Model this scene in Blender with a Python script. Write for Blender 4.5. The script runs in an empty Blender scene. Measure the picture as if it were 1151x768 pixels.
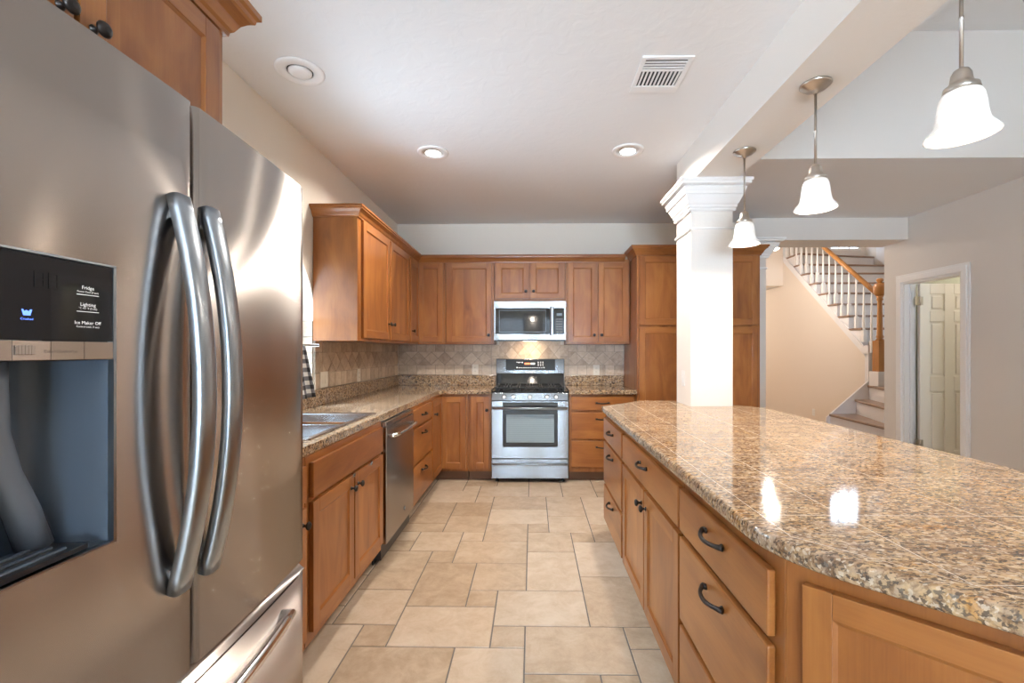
import bpy, bmesh, math, random
from mathutils import Vector, Matrix
random.seed(7)
PI = math.pi
S = bpy.context.scene
COL = S.collection

# ------------------------------------------------------------------ camera
EYE = 1.302
cam_d = bpy.data.cameras.new('camera')
cam_d.sensor_width = 36.0
cam_d.lens = 505.0 / 1151.0 * 36.0
cam_d.shift_x = (575.5 - 590.567) / 1151.0
cam_d.shift_y = 10.5 / 1151.0
cam_d.clip_start = 0.02
cam = bpy.data.objects.new('camera', cam_d)
COL.objects.link(cam)
cam.location = (0, 0, EYE)
cam.rotation_euler = (PI / 2, 0, math.radians(0.9))
S.camera = cam

# ------------------------------------------------------------------ view and world
S.view_settings.view_transform = 'Standard'
S.view_settings.look = 'None'
S.view_settings.exposure = 0.45
S.view_settings.gamma = 1.0
S.view_settings.use_curve_mapping = False
try:
    S.cycles.use_denoising = True
    S.cycles.max_bounces = 10
    S.cycles.diffuse_bounces = 6
    S.cycles.sample_clamp_indirect = 6.0
    S.cycles.caustics_reflective = False
    S.cycles.caustics_refractive = False
except Exception:
    pass
W = bpy.data.worlds.new('sky')
S.world = W
W.use_nodes = True
W.node_tree.nodes['Background'].inputs[0].default_value = (0.70, 0.85, 1.0, 1)
W.node_tree.nodes['Background'].inputs[1].default_value = 1.0
_wt = W.node_tree.nodes.new('ShaderNodeTexCoord'); _ws = W.node_tree.nodes.new('ShaderNodeSeparateXYZ')
_wr = W.node_tree.nodes.new('ShaderNodeValToRGB')
_wr.color_ramp.elements[0].position = 0.475; _wr.color_ramp.elements[0].color = (0.75, 0.85, 0.85, 1)
_wr.color_ramp.elements[1].position = 0.505; _wr.color_ramp.elements[1].color = (3.2, 3.9, 4.6, 1)
_wm = W.node_tree.nodes.new('ShaderNodeMath'); _wm.operation = 'MULTIPLY_ADD'; _wm.inputs[1].default_value = 0.5; _wm.inputs[2].default_value = 0.5
W.node_tree.links.new(_wt.outputs['Generated'], _ws.inputs[0]); W.node_tree.links.new(_ws.outputs['Z'], _wm.inputs[0])
W.node_tree.links.new(_wm.outputs[0], _wr.inputs['Fac']); W.node_tree.links.new(_wr.outputs['Color'], W.node_tree.nodes['Background'].inputs[0])

COOL = (0.62, 0.80, 1.0)
DAY = (0.88, 0.94, 1.0)
WARM = (1.0, 0.86, 0.72)


def area(name, loc, rot, sx, sy, power, color, spread=PI):
    l = bpy.data.lights.new(name, 'AREA')
    l.shape = 'RECTANGLE'; l.size = sx; l.size_y = sy
    l.energy = power; l.color = color; l.spread = spread
    o = bpy.data.objects.new(name, l); COL.objects.link(o)
    o.location = loc; o.rotation_euler = rot
    return o


# daylight outside each window of the place
area('daylight_sink_window', (-3.1, 2.515, 3.5), (0, -math.radians(42), 0), 2.4, 2.6, 850, COOL)
area('daylight_sink_window_low', (-1.95, 2.515, 1.5), (0, -PI / 2, 0), 1.0, 1.2, 5, COOL)
area('ground_bounce_sink_window', (-3.2, 2.515, 0.25), (0, -math.radians(125), 0), 2.4, 2.6, 230, COOL)
area('daylight_breakfast_windows', (0.0, -7.2, 4.6), (math.radians(52), 0, 0), 5.0, 3.0, 7000, COOL)
area('ground_bounce_breakfast_windows', (0.0, -6.6, 0.2), (math.radians(118), 0, 0), 5.0, 2.6, 4500, COOL)
area('daylight_stair_window', (6.06, 8.98, 3.62), (-PI / 2, 0, 0), 0.9, 0.9, 14, COOL)


# ------------------------------------------------------------------ materials
def new_mat(name):
    m = bpy.data.materials.new(name); m.use_nodes = True
    nt = m.node_tree
    return m, nt, nt.nodes['Principled BSDF']


def N(nt, typ, **kw):
    n = nt.nodes.new(typ)
    for k, v in kw.items():
        setattr(n, k, v)
    return n


def plain(name, col, rough=0.5, metal=0.0, spec=0.5, bump=0.0, bscale=60, emit=None, estr=0.0):
    m, nt, b = new_mat(name)
    b.inputs['Base Color'].default_value = (*col, 1)
    b.inputs['Roughness'].default_value = rough
    b.inputs['Metallic'].default_value = metal
    b.inputs['Specular IOR Level'].default_value = spec
    if emit:
        b.inputs['Emission Color'].default_value = (*emit, 1)
        b.inputs['Emission Strength'].default_value = estr
    if bump:
        t = N(nt, 'ShaderNodeTexCoord'); n = N(nt, 'ShaderNodeTexNoise')
        n.inputs['Scale'].default_value = bscale; n.inputs['Detail'].default_value = 4
        bp = N(nt, 'ShaderNodeBump'); bp.inputs['Strength'].default_value = bump
        bp.inputs['Distance'].default_value = 0.01
        nt.links.new(t.outputs['Object'], n.inputs['Vector'])
        nt.links.new(n.outputs['Fac'], bp.inputs['Height'])
        nt.links.new(bp.outputs['Normal'], b.inputs['Normal'])
    return m


def ramp(nt, pts):
    r = N(nt, 'ShaderNodeValToRGB')
    e = r.color_ramp.elements
    while len(e) < len(pts):
        e.new(0.5)
    for el, (p, c) in zip(e, pts):
        el.position = p; el.color = (*c, 1)
    return r


def wood(name, light, mid, dark, axis='z', stave=0.085, rough=0.36):
    m, nt, b = new_mat(name)
    L = nt.links.new
    t = N(nt, 'ShaderNodeTexCoord'); oi = N(nt, 'ShaderNodeObjectInfo')
    sep = N(nt, 'ShaderNodeSeparateXYZ'); L(t.outputs['Object'], sep.inputs[0])
    off = N(nt, 'ShaderNodeVectorMath', operation='SCALE')
    off.inputs[0].default_value = (7.3, 3.1, 5.7); L(oi.outputs['Random'], off.inputs['Scale'])
    add = N(nt, 'ShaderNodeVectorMath', operation='ADD')
    L(t.outputs['Object'], add.inputs[0]); L(off.outputs[0], add.inputs[1])
    mp = N(nt, 'ShaderNodeMapping'); L(add.outputs[0], mp.inputs['Vector'])
    sc = {'z': (9, 9, 2.4), 'x': (2.4, 9, 9)}[axis]
    mp.inputs['Scale'].default_value = sc
    n1 = N(nt, 'ShaderNodeTexNoise'); n1.inputs['Scale'].default_value = 1.0
    n1.inputs['Detail'].default_value = 5; n1.inputs['Distortion'].default_value = 0.9
    L(mp.outputs[0], n1.inputs['Vector'])
    mp2 = N(nt, 'ShaderNodeMapping'); L(add.outputs[0], mp2.inputs['Vector'])
    mp2.inputs['Scale'].default_value = {'z': (230, 230, 7), 'x': (7, 230, 230)}[axis]
    n2 = N(nt, 'ShaderNodeTexNoise'); n2.inputs['Scale'].default_value = 1.0
    L(mp2.outputs[0], n2.inputs['Vector'])
    # glued-up staves: one tone each
    sv = N(nt, 'ShaderNodeMath', operation='ADD')
    L(sep.outputs['X' if axis == 'z' else 'Z'], sv.inputs[0])
    rm = N(nt, 'ShaderNodeMath', operation='MULTIPLY'); L(oi.outputs['Random'], rm.inputs[0]); rm.inputs[1].default_value = 3.7
    L(rm.outputs[0], sv.inputs[1])
    dv = N(nt, 'ShaderNodeMath', operation='DIVIDE'); L(sv.outputs[0], dv.inputs[0]); dv.inputs[1].default_value = stave
    fl = N(nt, 'ShaderNodeMath', operation='FLOOR'); L(dv.outputs[0], fl.inputs[0])
    wn = N(nt, 'ShaderNodeTexWhiteNoise', noise_dimensions='1D'); L(fl.outputs[0], wn.inputs['W'])
    s1 = N(nt, 'ShaderNodeMath', operation='MULTIPLY_ADD'); L(wn.outputs['Value'], s1.inputs[0])
    s1.inputs[1].default_value = 0.22; L(n1.outputs['Fac'], s1.inputs[2])
    s2 = N(nt, 'ShaderNodeMath', operation='MULTIPLY_ADD'); L(n2.outputs['Fac'], s2.inputs[0])
    s2.inputs[1].default_value = 0.20; L(s1.outputs[0], s2.inputs[2])
    r = ramp(nt, [(0.36, dark), (0.66, mid), (1.0, light)])
    L(s2.outputs[0], r.inputs['Fac'])
    L(r.outputs['Color'], b.inputs['Base Color'])
    b.inputs['Roughness'].default_value = rough
    b.inputs['Coat Weight'].default_value = 0.38
    b.inputs['Specular IOR Level'].default_value = 0.35
    b.inputs['Coat Roughness'].default_value = 0.18
    return m


WL, WM, WD = (0.385, 0.150, 0.036), (0.275, 0.094, 0.021), (0.175, 0.053, 0.012)
wood_v = wood('maple_upright_grain', WL, WM, WD, 'z')
wood_h = wood('maple_level_grain', WL, WM, WD, 'x', stave=0.3)
oak = wood('oak_stain', (0.52, 0.25, 0.08), (0.42, 0.18, 0.05), (0.28, 0.11, 0.03), 'z', stave=1.0)
tread_wood = wood('tread_wood', (0.34, 0.22, 0.15), (0.28, 0.175, 0.12), (0.21, 0.13, 0.085), 'x', stave=1.0)


def granite(name, sc=1.0, dark=0.45):
    m, nt, b = new_mat(name)
    L = nt.links.new
    t = N(nt, 'ShaderNodeTexCoord')
    mp = N(nt, 'ShaderNodeMapping'); L(t.outputs['Object'], mp.inputs['Vector'])
    mp.inputs['Rotation'].default_value = (0, 0, math.radians(-35))
    mp.inputs['Scale'].default_value = (1.0 * sc, 1.8 * sc, 1.3 * sc)
    ns = []
    for scale, det, ro, di in ((7, 6, 0.6, 0.5), (48, 5, 0.68, 0.6), (95, 3, 0.6, 0.3), (20, 5, 0.65, 0.8)):
        n = N(nt, 'ShaderNodeTexNoise'); n.inputs['Scale'].default_value = scale; n.inputs['Detail'].default_value = det
        n.inputs['Roughness'].default_value = ro; n.inputs['Distortion'].default_value = di
        L(mp.outputs[0], n.inputs['Vector']); ns.append(n)
    base = ramp(nt, [(0.32, (0.24, 0.15, 0.085)), (0.45, (0.42, 0.275, 0.15)), (0.56, (0.49, 0.345, 0.20)), (0.68, (0.46, 0.24, 0.075))])
    L(ns[0].outputs['Fac'], base.inputs['Fac'])
    gr = ramp(nt, [(0.40, (0, 0, 0)), (0.62, (1, 1, 1))]); L(ns[3].outputs['Fac'], gr.inputs['Fac'])
    g1 = N(nt, 'ShaderNodeMix', data_type='RGBA'); g1.inputs[7].default_value = (0.32, 0.25, 0.21, 1)
    gm = N(nt, 'ShaderNodeMath', operation='MULTIPLY'); L(gr.outputs['Color'], gm.inputs[0]); gm.inputs[1].default_value = 0.55
    L(gm.outputs[0], g1.inputs[0]); L(base.outputs['Color'], g1.inputs[6])
    sp = ramp(nt, [(0.34, (0.25, 0.20, 0.17)), (0.44, (0.62, 0.55, 0.50)), (0.52, (1, 1, 1)), (0.64, (1.28, 1.26, 1.2))])
    L(ns[1].outputs['Fac'], sp.inputs['Fac'])
    mx = N(nt, 'ShaderNodeMix', data_type='RGBA', blend_type='MULTIPLY'); mx.inputs[0].default_value = 0.85
    L(g1.outputs[2], mx.inputs[6]); L(sp.outputs['Color'], mx.inputs[7])
    vd = N(nt, 'ShaderNodeMixRGB') if False else N(nt, 'ShaderNodeVectorMath', operation='MULTIPLY_ADD')
    L(ns[2].outputs['Color'], vd.inputs[0]); vd.inputs[1].default_value = (0.016, 0.016, 0.016); L(mp.outputs[0], vd.inputs[2])
    vo = N(nt, 'ShaderNodeTexVoronoi'); vo.inputs['Scale'].default_value = 135; L(vd.outputs[0], vo.inputs['Vector'])
    vs = N(nt, 'ShaderNodeSeparateColor'); L(vo.outputs['Color'], vs.inputs[0])
    # dark crystals gather in drifts
    va = N(nt, 'ShaderNodeMath', operation='MULTIPLY_ADD'); L(ns[3].outputs['Fac'], va.inputs[0]); va.inputs[1].default_value = 0.9; L(vs.outputs[0], va.inputs[2])
    lt_ = ramp(nt, [(0.0, (1, 1, 1)), (0.02, (0, 0, 0))])
    wv_ = N(nt, 'ShaderNodeMath', operation='GREATER_THAN'); L(vs.outputs[1], wv_.inputs[0]); wv_.inputs[1].default_value = 0.86
    wm_ = N(nt, 'ShaderNodeMath', operation='MULTIPLY'); L(wv_.outputs[0], wm_.inputs[0]); wm_.inputs[1].default_value = 0.55
    wx_ = N(nt, 'ShaderNodeMix', data_type='RGBA'); L(wm_.outputs[0], wx_.inputs[0]); L(mx.outputs[2], wx_.inputs[6]); wx_.inputs[7].default_value = (0.66, 0.56, 0.44, 1)
    mx = wx_
    dk = ramp(nt, [(0.315, (1, 1, 1)), (0.355, (0, 0, 0))])
    vm_ = N(nt, 'ShaderNodeMath', operation='MULTIPLY'); L(va.outputs[0], vm_.inputs[0]); vm_.inputs[1].default_value = 0.5
    L(vm_.outputs[0], dk.inputs['Fac'])
    dm = N(nt, 'ShaderNodeMath', operation='MULTIPLY'); L(dk.outputs['Color'], dm.inputs[0]); dm.inputs[1].default_value = dark + 0.4
    mx2 = N(nt, 'ShaderNodeMix', data_type='RGBA'); L(dm.outputs[0], mx2.inputs[0])
    L(mx.outputs[2], mx2.inputs[6]); mx2.inputs[7].default_value = (0.045, 0.04, 0.038, 1)
    L(mx2.outputs[2], b.inputs['Base Color'])
    b.inputs['Roughness'].default_value = 0.07
    b.inputs['Specular IOR Level'].default_value = 0.5
    return m


gran = granite('speckled_granite', 0.9, 0.6)
gran_i = granite('granite_tile_top', 0.95, 0.35)
joint = plain('granite_joint', (0.56, 0.47, 0.38), 0.3)


def steel(name, col=(0.47, 0.415, 0.375), rough=0.27, aniso=1.0, rot=0.0):
    m, nt, b = new_mat(name)
    b.inputs['Base Color'].default_value = (*col, 1)
    b.inputs['Metallic'].default_value = 1.0
    b.inputs['Roughness'].default_value = rough
    b.inputs['Anisotropic'].default_value = aniso
    b.inputs['Anisotropic Rotation'].default_value = rot
    tg = N(nt, 'ShaderNodeTangent'); tg.direction_type = 'RADIAL'; tg.axis = 'Z'
    nt.links.new(tg.outputs[0], b.inputs['Tangent'])
    return m


stainless = steel('brushed_stainless', rot=0.25)
app_steel = steel('appliance_stainless', (0.29, 0.30, 0.31), 0.27, 1.0, 0.25)
stainless_dark = steel('stainless_dark', (0.40, 0.36, 0.33), 0.22, rot=0.25)
bar_steel = steel('bar_stainless', (0.36, 0.40, 0.44), 0.28, 0.3)
chrome = plain('chrome', (0.75, 0.75, 0.75), 0.12, 1.0)
nickel = plain('satin_nickel', (0.55, 0.50, 0.45), 0.28, 1.0)
sink_steel = plain('sink_steel', (0.62, 0.64, 0.66), 0.22, 1.0)
bronze = plain('dark_bronze', (0.035, 0.028, 0.024), 0.38, 0.6)
black_gloss = plain('black_glass', (0.012, 0.012, 0.014), 0.06)
black_mat = plain('black_enamel', (0.02, 0.02, 0.022), 0.35)
iron = plain('cast_iron', (0.018, 0.018, 0.018), 0.55)
grey_plastic = plain('grey_plastic', (0.10, 0.125, 0.16), 0.22)
grey_light = plain('grey_plastic_light', (0.15, 0.175, 0.21), 0.22)
dark_gap = plain('dark_gap', (0.015, 0.014, 0.013), 0.8)
kick_wood = plain('kick_board', (0.16, 0.075, 0.035), 0.5)
beam_paint = plain('beam_paint', (0.80, 0.755, 0.70), 0.7, bump=0.08, bscale=55)
wall_paint = plain('wall_paint_cream', (0.80, 0.735, 0.64), 0.75, bump=0.08, bscale=55)
wall_greige = plain('wall_paint_greige', (0.72, 0.665, 0.61), 0.75, bump=0.08, bscale=55)
wall_beige = plain('wall_paint_beige', (0.79, 0.70, 0.61), 0.75, bump=0.05, bscale=55)
wall_sage = plain('wall_paint_sage', (0.40, 0.40, 0.31), 0.75)
white_trim = plain('white_trim', (0.84, 0.82, 0.80), 0.35)
stair_white = plain('stair_white', (0.80, 0.78, 0.79), 0.45)
door_white = plain('door_white', (0.76, 0.71, 0.64), 0.4)
plate_ivory = plain('plate_ivory', (0.72, 0.66, 0.56), 0.4)
white_plastic = plain('white_plastic', (0.82, 0.81, 0.79), 0.4)
text_white = plain('print_white', (0.75, 0.75, 0.75), 0.5, emit=(1, 1, 1), estr=0.35)
text_grey = plain('print_grey', (0.24, 0.2, 0.17), 0.5)
text_blue = plain('display_blue', (0.1, 0.2, 0.9), 0.5, emit=(0.12, 0.25, 1.0), estr=1.6)
text_red = plain('display_red', (0.8, 0.2, 0.1), 0.5, emit=(1.0, 0.25, 0.08), estr=0.9)
text_dim = plain('display_dim', (0.013, 0.013, 0.015), 0.15)
lamp_warm = plain('lit_lens', (1, 1, 1), 0.5, emit=(1.0, 0.93, 0.82), estr=6.0)
oven_sheen_glass = plain('oven_sheen_glass', (0.26, 0.33, 0.36), 0.08)  # pale grey-blue puts a bright reflection into the pane colour
rack_tone = plain('oven_rack_tone', (0.19, 0.25, 0.28), 0.2)
rubber = plain('dark_rubber', (0.03, 0.03, 0.03), 0.7)


def ceiling_mat():
    m, nt, b = new_mat('ceiling_knockdown')
    L = nt.links.new
    b.inputs['Base Color'].default_value = (0.775, 0.765, 0.755, 1)
    b.inputs['Roughness'].default_value = 0.7
    t = N(nt, 'ShaderNodeTexCoord'); n = N(nt, 'ShaderNodeTexNoise')
    n.inputs['Scale'].default_value = 11; n.inputs['Detail'].default_value = 5; n.inputs['Distortion'].default_value = 1.0
    L(t.outputs['Object'], n.inputs['Vector'])
    r = ramp(nt, [(0.42, (0, 0, 0)), (0.60, (1, 1, 1))]); L(n.outputs['Fac'], r.inputs['Fac'])
    bp = N(nt, 'ShaderNodeBump'); bp.inputs['Strength'].default_value = 0.12; bp.inputs['Distance'].default_value = 0.005
    L(r.outputs['Color'], bp.inputs['Height']); L(bp.outputs['Normal'], b.inputs['Normal'])
    return m


ceil_m = ceiling_mat()


def tile_mat(name, rough, nscale, c_dark, c_mid, c_light, bump=0.15, spec=0.5):
    m, nt, b = new_mat(name)
    L = nt.links.new
    t = N(nt, 'ShaderNodeTexCoord'); at = N(nt, 'ShaderNodeAttribute'); at.attribute_name = 'tint'
    ad = N(nt, 'ShaderNodeVectorMath', operation='MULTIPLY_ADD')
    L(at.outputs['Color'], ad.inputs[0]); ad.inputs[1].default_value = (9, 9, 9); L(t.outputs['Object'], ad.inputs[2])
    n = N(nt, 'ShaderNodeTexNoise'); n.inputs['Scale'].default_value = nscale; n.inputs['Detail'].default_value = 7
    n.inputs['Roughness'].default_value = 0.72; n.inputs['Distortion'].default_value = 0.35
    L(ad.outputs[0], n.inputs['Vector'])
    s = N(nt, 'ShaderNodeMath', operation='MULTIPLY_ADD')
    sx = N(nt, 'ShaderNodeSeparateColor'); L(at.outputs['Color'], sx.inputs[0])
    L(sx.outputs[0], s.inputs[0]); s.inputs[1].default_value = 0.34; L(n.outputs['Fac'], s.inputs[2])
    r = ramp(nt, [(0.42, c_dark), (0.66, c_mid), (0.92, c_light)]); L(s.outputs[0], r.inputs['Fac'])
    L(r.outputs['Color'], b.inputs['Base Color'])
    b.inputs['Roughness'].default_value = rough
    b.inputs['Specular IOR Level'].default_value = spec
    bp = N(nt, 'ShaderNodeBump'); bp.inputs['Strength'].default_value = bump; bp.inputs['Distance'].default_value = 0.004
    L(n.outputs['Fac'], bp.inputs['Height']); L(bp.outputs['Normal'], b.inputs['Normal'])
    return m


floor_tile = tile_mat('floor_tile', 0.36, 9, (0.35, 0.25, 0.16), (0.47, 0.355, 0.245), (0.57, 0.46, 0.345), 0.2)
floor_grout = plain('floor_grout', (0.17, 0.15, 0.13), 0.9)
splash_tile = tile_mat('splash_tile', 0.42, 14, (0.36, 0.265, 0.185), (0.52, 0.405, 0.295), (0.66, 0.54, 0.41), 0.3)
splash_grout = plain('splash_grout', (0.27, 0.21, 0.155), 0.9)


def glass_mat():
    m = bpy.data.materials.new('window_glass'); m.use_nodes = True
    nt = m.node_tree; nt.nodes.clear()
    o = N(nt, 'ShaderNodeOutputMaterial'); mx = N(nt, 'ShaderNodeMixShader')
    tr = N(nt, 'ShaderNodeBsdfTransparent'); gl = N(nt, 'ShaderNodeBsdfGlossy'); gl.inputs['Roughness'].default_value = 0.02
    mx.inputs[0].default_value = 0.07
    nt.links.new(tr.outputs[0], mx.inputs[1]); nt.links.new(gl.outputs[0], mx.inputs[2]); nt.links.new(mx.outputs[0], o.inputs[0])
    return m


glass = glass_mat()


def shade_mat(name, k, estr):
    m, nt, b = new_mat(name)
    L = nt.links.new
    t = N(nt, 'ShaderNodeTexCoord'); n = N(nt, 'ShaderNodeTexNoise'); n.inputs['Scale'].default_value = 18
    n.inputs['Detail'].default_value = 3; n.inputs['Distortion'].default_value = 1.5
    L(t.outputs['Object'], n.inputs['Vector'])
    r = ramp(nt, [(0.35, (0.80 * k, 0.77 * k, 0.73 * k)), (0.6, (0.95 * k, 0.94 * k, 0.92 * k))]); L(n.outputs['Fac'], r.inputs['Fac'])
    L(r.outputs['Color'], b.inputs['Base Color'])
    b.inputs['Roughness'].default_value = 0.25
    L(r.outputs['Color'], b.inputs['Emission Color'])
    b.inputs['Emission Strength'].default_value = estr
    return m


shade_m = shade_mat('alabaster_glass', 0.95, 0.30)
shade_in = shade_mat('alabaster_glass_inner_glow', 0.16, 3.0)  # inner face darkened and given its own glow so lamplight won't clip


def check_mat():
    m, nt, b = new_mat('buffalo_check')
    L = nt.links.new
    t = N(nt, 'ShaderNodeTexCoord'); sep = N(nt, 'ShaderNodeSeparateXYZ'); L(t.outputs['UV'], sep.inputs[0])
    outs = []
    for ax in ('X', 'Y'):
        f = N(nt, 'ShaderNodeMath', operation='FRACT'); L(sep.outputs[ax], f.inputs[0])
        g = N(nt, 'ShaderNodeMath', operation='GREATER_THAN'); L(f.outputs[0], g.inputs[0]); g.inputs[1].default_value = 0.5
        outs.append(g)
    a = N(nt, 'ShaderNodeMath', operation='ADD'); L(outs[0].outputs[0], a.inputs[0]); L(outs[1].outputs[0], a.inputs[1])
    h = N(nt, 'ShaderNodeMath', operation='MULTIPLY'); L(a.outputs[0], h.inputs[0]); h.inputs[1].default_value = 0.5
    r = ramp(nt, [(0.0, (0.8, 0.8, 0.78)), (0.5, (0.16, 0.16, 0.18)), (1.0, (0.015, 0.015, 0.018))])
    L(h.outputs[0], r.inputs['Fac']); L(r.outputs['Color'], b.inputs['Base Color'])
    b.inputs['Roughness'].default_value = 0.85
    return m


check = check_mat()


# ------------------------------------------------------------------ mesh helpers
def box(bm, x0, x1, y0, y1, z0, z1, mi=0):
    v = [bm.verts.new((x, y, z)) for z in (z0, z1) for (x, y) in ((x0, y0), (x1, y0), (x1, y1), (x0, y1))]
    fs = []
    for q in ((3, 2, 1, 0), (4, 5, 6, 7), (0, 1, 5, 4), (1, 2, 6, 5), (2, 3, 7, 6), (3, 0, 4, 7)):
        f = bm.faces.new([v[i] for i in q]); f.material_index = mi; fs.append(f)
    return fs


def BM():
    return bmesh.new()


def bx(*a, mi=0):
    bm = BM(); box(bm, *a, mi=mi); return bm


def prism(bm, pts, z0, z1, mi=0, axis='z', flip=False):
    """extrude the polygon pts (CCW) between z0 and z1; axis says which coordinate the extrusion runs along"""
    def P(a, b, c):
        return {'z': (a, b, c), 'x': (c, a, b), 'y': (a, c, b)}[axis]
    lo = [bm.verts.new(P(a, b, z0)) for a, b in pts]
    hi = [bm.verts.new(P(a, b, z1)) for a, b in pts]
    n = len(pts)
    fs = [bm.faces.new(lo[::-1]), bm.faces.new(hi)]
    for i in range(n):
        j = (i + 1) % n
        fs.append(bm.faces.new((lo[i], lo[j], hi[j], hi[i])))
    for f in fs:
        f.material_index = mi
    return fs


def lathe(bm, prof, c=(0, 0, 0), seg=28, axis='z', mi=0, closed=False):
    rings = []
    for r, h in prof:
        ring = []
        for k in range(seg):
            a = 2 * PI * k / seg
            p = (r * math.cos(a), r * math.sin(a), h)
            if axis == 'y':      # outward along -y
                p = (r * math.cos(a), -h, r * math.sin(a))
            if axis == 'x':
                p = (h, r * math.cos(a), r * math.sin(a))
            ring.append(bm.verts.new((p[0] + c[0], p[1] + c[1], p[2] + c[2])))
        rings.append(ring)
    for a, b in zip(rings, rings[1:]):
        for k in range(seg):
            j = (k + 1) % seg
            f = bm.faces.new((a[k], a[j], b[j], b[k])); f.smooth = True; f.material_index = mi
    if closed:
        a, b = rings[-1], rings[0]
        for k in range(seg):
            j = (k + 1) % seg
            f = bm.faces.new((a[k], a[j], b[j], b[k])); f.smooth = True; f.material_index = mi
    else:
        for ring in (rings[0][::-1], rings[-1]):
            f = bm.faces.new(ring); f.material_index = mi


def tube(bm, pts, rad, seg=10, mi=0, flat=None):
    """swept round bar; rad number or list; flat=(ry) squashes the second axis"""
    pts = [Vector(p) for p in pts]
    n = len(pts)
    rad = rad if isinstance(rad, (list, tuple)) else [rad] * n
    t0 = (pts[1] - pts[0]).normalized()
    up = Vector((0, 0, 1)) if abs(t0.z) < 0.9 else Vector((0, 1, 0))
    u = t0.cross(up).normalized()
    rings = []
    for i, p in enumerate(pts):
        t = (pts[min(i + 1, n - 1)] - pts[max(i - 1, 0)]).normalized()
        u = (u - t * u.dot(t)).normalized()
        w = t.cross(u)
        ring = []
        for k in range(seg):
            a = 2 * PI * k / seg
            ring.append(bm.verts.new(p + u * (rad[i] * math.cos(a)) + w * ((flat or 1.0) * rad[i] * math.sin(a))))
        rings.append(ring)
    for a, b in zip(rings, rings[1:]):
        for k in range(seg):
            j = (k + 1) % seg
            f = bm.faces.new((a[k], a[j], b[j], b[k])); f.smooth = True; f.material_index = mi
    for ring in (rings[0][::-1], rings[-1]):
        f = bm.faces.new(ring); f.material_index = mi


def mould(bm, path, prof, closed=False, mi=0):
    """sweep the (out, z) profile along a plan path, outward = right of travel, mitred"""
    n = len(path)
    P = [Vector(p) for p in path]

    def nrm(a, b):
        d = (b - a).normalized(); return Vector((d.y, -d.x))
    secs = []
    for i in range(n):
        if closed:
            n1, n2 = nrm(P[i - 1], P[i]), nrm(P[i], P[(i + 1) % n])
        else:
            n1 = nrm(P[max(i - 1, 0)], P[max(i - 1, 0) + 1]); n2 = nrm(P[min(i, n - 2)], P[min(i, n - 2) + 1])
        m = (n1 + n2) / (1 + n1.dot(n2))
        secs.append([bm.verts.new((P[i].x + m.x * o, P[i].y + m.y * o, z)) for o, z in prof])
    k = len(prof)
    rng = range(n) if closed else range(n - 1)
    for i in rng:
        a, b = secs[i], secs[(i + 1) % n]
        for j in range(k):
            q = (j + 1) % k
            f = bm.faces.new((a[j], b[j], b[q], a[q])); f.material_index = mi
    if not closed:
        bm.faces.new(secs[0]); bm.faces.new(secs[-1][::-1])


def tag(o, label=None, cat=None, group=None, kind=None):
    if label: o['label'] = label
    if cat: o['category'] = cat
    if group: o['group'] = group
    if kind: o['kind'] = kind
    return o


def root(name, label, cat, loc, rotz=0.0, group=None):
    o = bpy.data.objects.new(name, None); COL.objects.link(o)
    o.empty_display_size = 0.1
    o.location = loc; o.rotation_euler = (0, 0, rotz)
    return tag(o, label, cat, group)


def obj(name, bm, mats, parent=None, bevel=0.0, world=False, smooth=False, seg=2):
    """link bm as ONE mesh object; world=True: bm is in scene coordinates and is shifted into the parent's frame"""
    if world and parent is not None:
        r = parent
        while r.parent: r = r.parent
        bmesh.ops.translate(bm, verts=bm.verts, vec=-Vector(r.location))
    bmesh.ops.recalc_face_normals(bm, faces=bm.faces)
    me = bpy.data.meshes.new(name)
    if smooth:
        for f in bm.faces: f.smooth = True
    bm.to_mesh(me); bm.free()
    for m in (mats if isinstance(mats, (list, tuple)) else [mats]):
        me.materials.append(m)
    o = bpy.data.objects.new(name, me); COL.objects.link(o)
    if parent is not None: o.parent = parent
    if bevel:
        md = o.modifiers.new('bevel', 'BEVEL'); md.width = bevel; md.segments = seg
        md.limit_method = 'ANGLE'; md.angle_limit = math.radians(40)
        md.harden_normals = False
    return o


def based(name, bm, mats, loc, label, cat, group=None, bevel=0.0, smooth=False):
    """a thing that is one mesh, bm in scene coordinates, origin at loc"""
    bmesh.ops.translate(bm, verts=bm.verts, vec=-Vector(loc))
    o = obj(name, bm, mats, None, bevel, smooth=smooth)
    o.location = loc
    return tag(o, label, cat, group)


def struct(name, bm, mats, parent=None, bevel=0.0):
    o = obj(name, bm, mats, parent, bevel)
    if parent is None: o['kind'] = 'structure'
    return o


def copy_tree(o, parent=None):
    c = o.copy(); COL.objects.link(c)
    if parent is not None: c.parent = parent
    for ch in [k for k in bpy.data.objects if k.parent == o]:
        copy_tree(ch, c)
    return c


def text_bm(bm, s, size, place, mi=0, align='CENTER'):
    """lettering as mesh; place maps (x,y) of the text plane to a point"""
    cu = bpy.data.curves.new('lettering', 'FONT'); cu.body = s; cu.size = size; cu.align_x = align
    cu.resolution_u = 2
    ob = bpy.data.objects.new('lettering', cu); COL.objects.link(ob)
    me = bpy.data.meshes.new_from_object(ob.evaluated_get(bpy.context.evaluated_depsgraph_get()))
    vs = [bm.verts.new(place(v.co.x, v.co.y)) for v in me.vertices]
    for p in me.polygons:
        try:
            f = bm.faces.new([vs[i] for i in p.vertices]); f.material_index = mi
        except ValueError:
            pass
    bpy.data.objects.remove(ob); bpy.data.meshes.remove(me); bpy.data.curves.remove(cu)


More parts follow.
